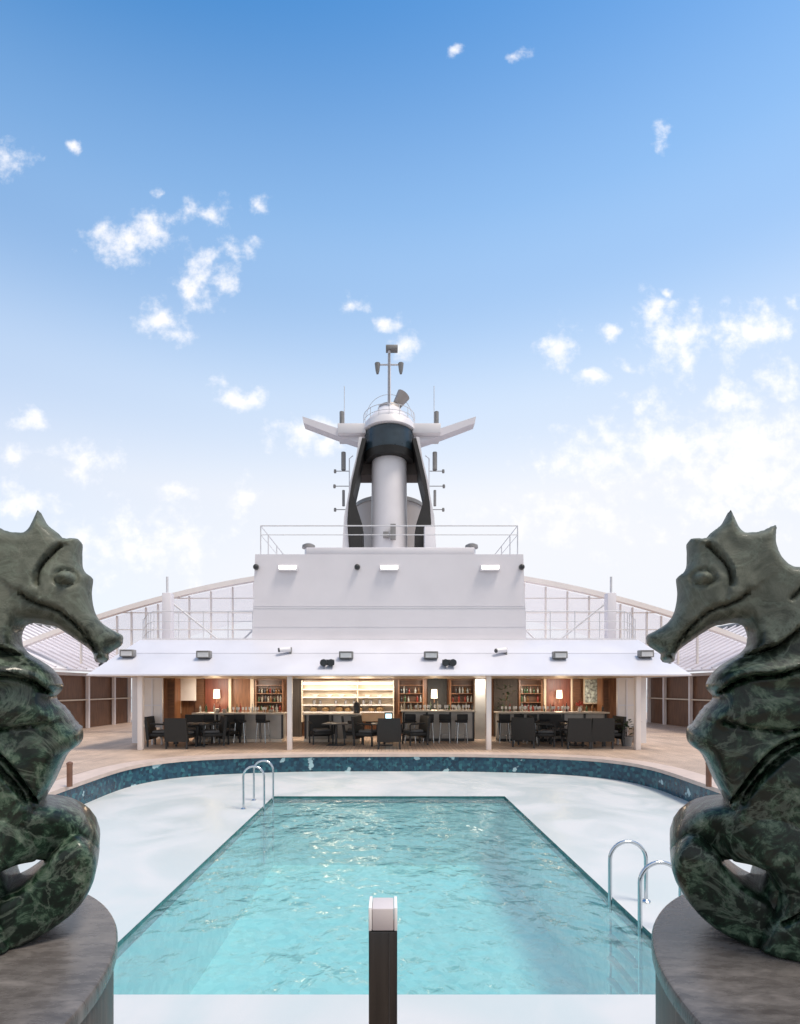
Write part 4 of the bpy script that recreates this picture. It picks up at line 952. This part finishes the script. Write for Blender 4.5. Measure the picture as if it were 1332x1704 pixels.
for s in (-1, 1): MB().lathe((s * 19 * ms, MD - .5, 0), [(.05, mz_(622, 21.5)), (.085, mz_(617, 21.5)), (.12, mz_(605, 21.5)), (.05, mz_(604, 21.5))], 14).build('navigation_lamp', M['grey'], mt)
MB().box(-.14, .36, MD - .65, MD - .35, mz_(584, 21.5), mz_(577, 21.5), .02).build('top_lamp', M['grey'], mt)
mb = MB(); a_ = Vector((13 * ms, MD, mz_(674))); b_ = Vector((24 * ms, MD, mz_(657))); mb.tube([a_, b_], [.20, .30], 14); mb.build('radar_scanner', M['taupe'], mt)
mb = MB()
for k in range(1):
    mb.tube([(42.5 * ms * math.cos(math.pi * j / 24) , MD - 42.5 * ms * math.sin(math.pi * j / 24), mz_(671, 20.9)) for j in range(25)], .014, 6)
    mb.tube([(42.5 * ms * math.cos(math.pi * j / 24) , MD - 42.5 * ms * math.sin(math.pi * j / 24), mz_(681, 20.9)) for j in range(25)], .012, 6)
    for j in range(0, 25, 3): mb.tube([(42.5 * ms * math.cos(math.pi * j / 24), MD - 42.5 * ms * math.sin(math.pi * j / 24), mz_(z, 20.9)) for z in (691, 671)], .014, 6)
mb.build('crow_railing', M['rail'], mt)
mb = MB(); mb.tube([(38 * ms * math.cos(math.pi * j / 24), MD + .2, mz_(690) + 38 * ms * math.sin(math.pi * j / 24)) for j in range(25)], .012, 6); mb.build('hoop', M['rail'], mt)
mb = MB(); mb.box(-.25, -.02, MD - .98, MD - .83, mz_(905), mz_(896)); mb.build('junction_box', M['grey'], mt)
MB().box(.05, .27, MD - 1.0, MD - .83, mz_(908), mz_(884)).build('speaker_box', M['grey'], mt)
MB().box(1.42, 1.86, MD - 1.5, MD - 1.0, zt, mz_(892), .03).build('locker', M['white'], mt)
fn = thing('funnel', (0, 26, zt), 'wide taupe funnel behind the mast tower', 'funnel')
MB().lathe((0, 26.2, 0), [(1.35, zt), (1.5, 9.0), (1.78, 10.85), (1.80, 11.15), (1.55, 11.2)], 48).build('casing', M['taupe'], fn)
MB().lathe((0, 26.2, 0), [(1.84, 10.95), (1.85, 11.1)], 48).build('rim_band', M['grey'], fn)

# ------------------------------------------------------------ arched glass roof each side of the deckhouse
def arch_z(x): return 6.86 - (abs(x) / 11.8) ** 1.9 * 2.0 if abs(x) < 12 else 6.86 - (abs(x) / 11.8) ** 1.9 * 2.0
for s, side in ((-1, 'left'), (1, 'right')):
    k = thing('glass_roof', (s * 9, 21, AZ1), 'arched pale glass roof end with struts on the %s of the deckhouse' % side, 'glass roof', 'arched glass roof ends')
    xs = [4.66 + (15.2 - 4.66) * i / 28 for i in range(29)]
    mb = MB()
    for a, b_ in zip(xs, xs[1:]):
        mb.hull([(s * x, y, arch_z(x) + dz) for x in (a, b_) for y in (20.9, 21.15) for dz in (-.10, .10)], [(0, 1, 3, 2), (4, 6, 7, 5), (0, 4, 5, 1), (2, 3, 7, 6), (1, 5, 7, 3), (0, 2, 6, 4)])
    bmesh.ops.remove_doubles(mb.bm, verts=mb.bm.verts, dist=1e-4)
    mb.build('arch_beam', M['bouncewhite'], k)
    mb = MB(); g0 = []
    for x in xs: g0.append([mb.bm.verts.new((s * x, 21.16 + t_ * 7, arch_z(x) - .06 - t_ * .3)) for t_ in (0, .34, .67, 1)])
    for A, B_ in zip(g0, g0[1:]):
        for j in range(3): mb.bm.faces.new((A[j], A[j + 1], B_[j + 1], B_[j]))
    mb.build('roof_glass', M['glazing'], k, fix=False)
    mb = MB(); g0 = []
    for x in xs: g0.append([mb.bm.verts.new((s * x, 21.3, AZ1 + .06 if x < 8.25 else max(2.3, AZ1 + .06 - (x - 8.25) * .2))), mb.bm.verts.new((s * x, 21.3, arch_z(x) - .11))])
    for A, B_ in zip(g0, g0[1:]): mb.bm.faces.new((A[0], A[1], B_[1], B_[0]))
    mb.build('gable_glass', M['glazing'], k, fix=False)
    for x in (5.6, 6.5, 7.4, 8.3, 9.6, 10.1, 10.7, 11.3, 12, 12.8): MB().box(s * x - .03, s * x + .03, 21.18, 21.27, AZ1 - (.0 if x < 8.25 else .6), arch_z(x) - .12).build('mullion', M['bouncewhite'], k)
    for z in (4.3, 5.0, 5.6): 
        xe = next((x for x in xs if arch_z(x) - .15 < z), 12.5); MB().box(s * 4.66, s * min(xe, 12.3), 21.14, 21.178, z, z + .04).build('transom', M['bouncewhite'], k)
    for (x0, z0, x1, z1) in ((9.1, 5.6, 6.6, 3.6), (4.75, 5.0, 6.2, 3.6)):
        MB().tube([(s * x0, 20.7, z0), (s * x1, 20.7, z1)], .04, 8).build('strut', M['rail'], k)
    # white pier with thin pole
    k = thing('roof_pier', (s * 8.35, 19, AZ1), 'slim white pier with a thin pole on the %s terrace' % side, 'pier', 'white piers with poles')
    xc = s * 8.05
    MB().box(xc - .16, xc + .16, 18.45, 18.75, AZ1 + .06, 5.35, .02).build('shaft', M['offwhite'], k)
    MB().tube([(xc + s * .03, 18.6, 5.35), (xc + s * .03, 18.6, 5.95)], .045, 8).build('pole', M['rail'], k)
    # terrace railing
    pts = [(s * 4.7, 17.6), (s * 8.1, 17.6), (s * 8.6, 18.2), (s * 9.4, 19.6)]
    posts = [(s * (4.7 + i * .85), 17.6) for i in range(5)] + [(s * (8.35 + .27 * i), 17.9 + .42 * i) for i in range(5)]
    railing('terrace_railing', [pts], posts, AZ1 + .06, 4.55, (3.9, 4.2), 'white pipe railing on the %s terrace above the awning' % side, r=.018)

# ------------------------------------------------------------ side pavilions
for s, side in ((-1, 'left'), (1, 'right')):
    k = thing('side_pavilion', (s * 14.5, 27, 0), 'wood panelled side pavilion with white frame on the %s deck edge' % side, 'pavilion', 'side pavilions along the deck edges')
    MB().box(s * 14.5, s * 14.7, 20, 28.4, 0, 2.5).build('wall', M['sidewood'], k)
    for y in (21.2, 24.3, 26.6, 28.2): MB().box(s * 14.30, s * 14.44, y, y + .12, 0, 2.46).build('column', M['bouncewhite'], k)
    MB().box(s * 14.28, s * 14.46, 20, 28.4, 2.463, 2.60).build('beam', M['white'], k)
    MB().box(s * 14.32, s * 14.40, 20, 28.4, 1.32, 1.38).build('rail', M['cream'], k)
    mb = MB(); mb.hull([(s * 13.4, 19.6, 2.62), (s * 13.4, 30, 2.62), (s * 18.4, 30, 5.1), (s * 18.4, 19.6, 5.1), (s * 13.4, 19.6, 2.70), (s * 13.4, 30, 2.70), (s * 18.4, 30, 5.18), (s * 18.4, 19.6, 5.18)],
        [(0, 1, 2, 3), (4, 5, 6, 7), (0, 1, 5, 4), (1, 2, 6, 5), (2, 3, 7, 6), (3, 0, 4, 7)]); mb.build('roof', M['white'], k)
    for i in range(15):
        y = 19.9 + i * .7; mb = MB(); mb.tube([(s * 13.45, y, 2.76), (s * 18.3, y, 5.2)], .05, 6); mb.build('roof_rib', M['offwhite'], k)
    mb = MB(); mb.tube([(s * 18.4, 19.6, 5.22), (s * 18.4, 30, 5.22)], .14, 8); mb.build('ridge_beam', M['grey'], k)
    # end wall with a window closing the deck toward the bow
    k = thing('end_wall', (s * 11, 28.5, 0), 'grey end wall with a dark lower window beside the %s of the bar' % side, 'wall', 'end walls beside the bar')
    MB().box(s * 8.1, s * 14.3, 28.5, 28.7, 0, 2.6).build('wall', M['offwhite'], k)
    MB().box(s * 13.5, s * 14.25, 28.46, 28.495, .35, 1.05).build('dark_window', M['dark'], k)
    MB().box(s * 13.5, s * 14.25, 28.46, 28.495, 1.1, 2.45).build('window', M['panelgrey'], k)
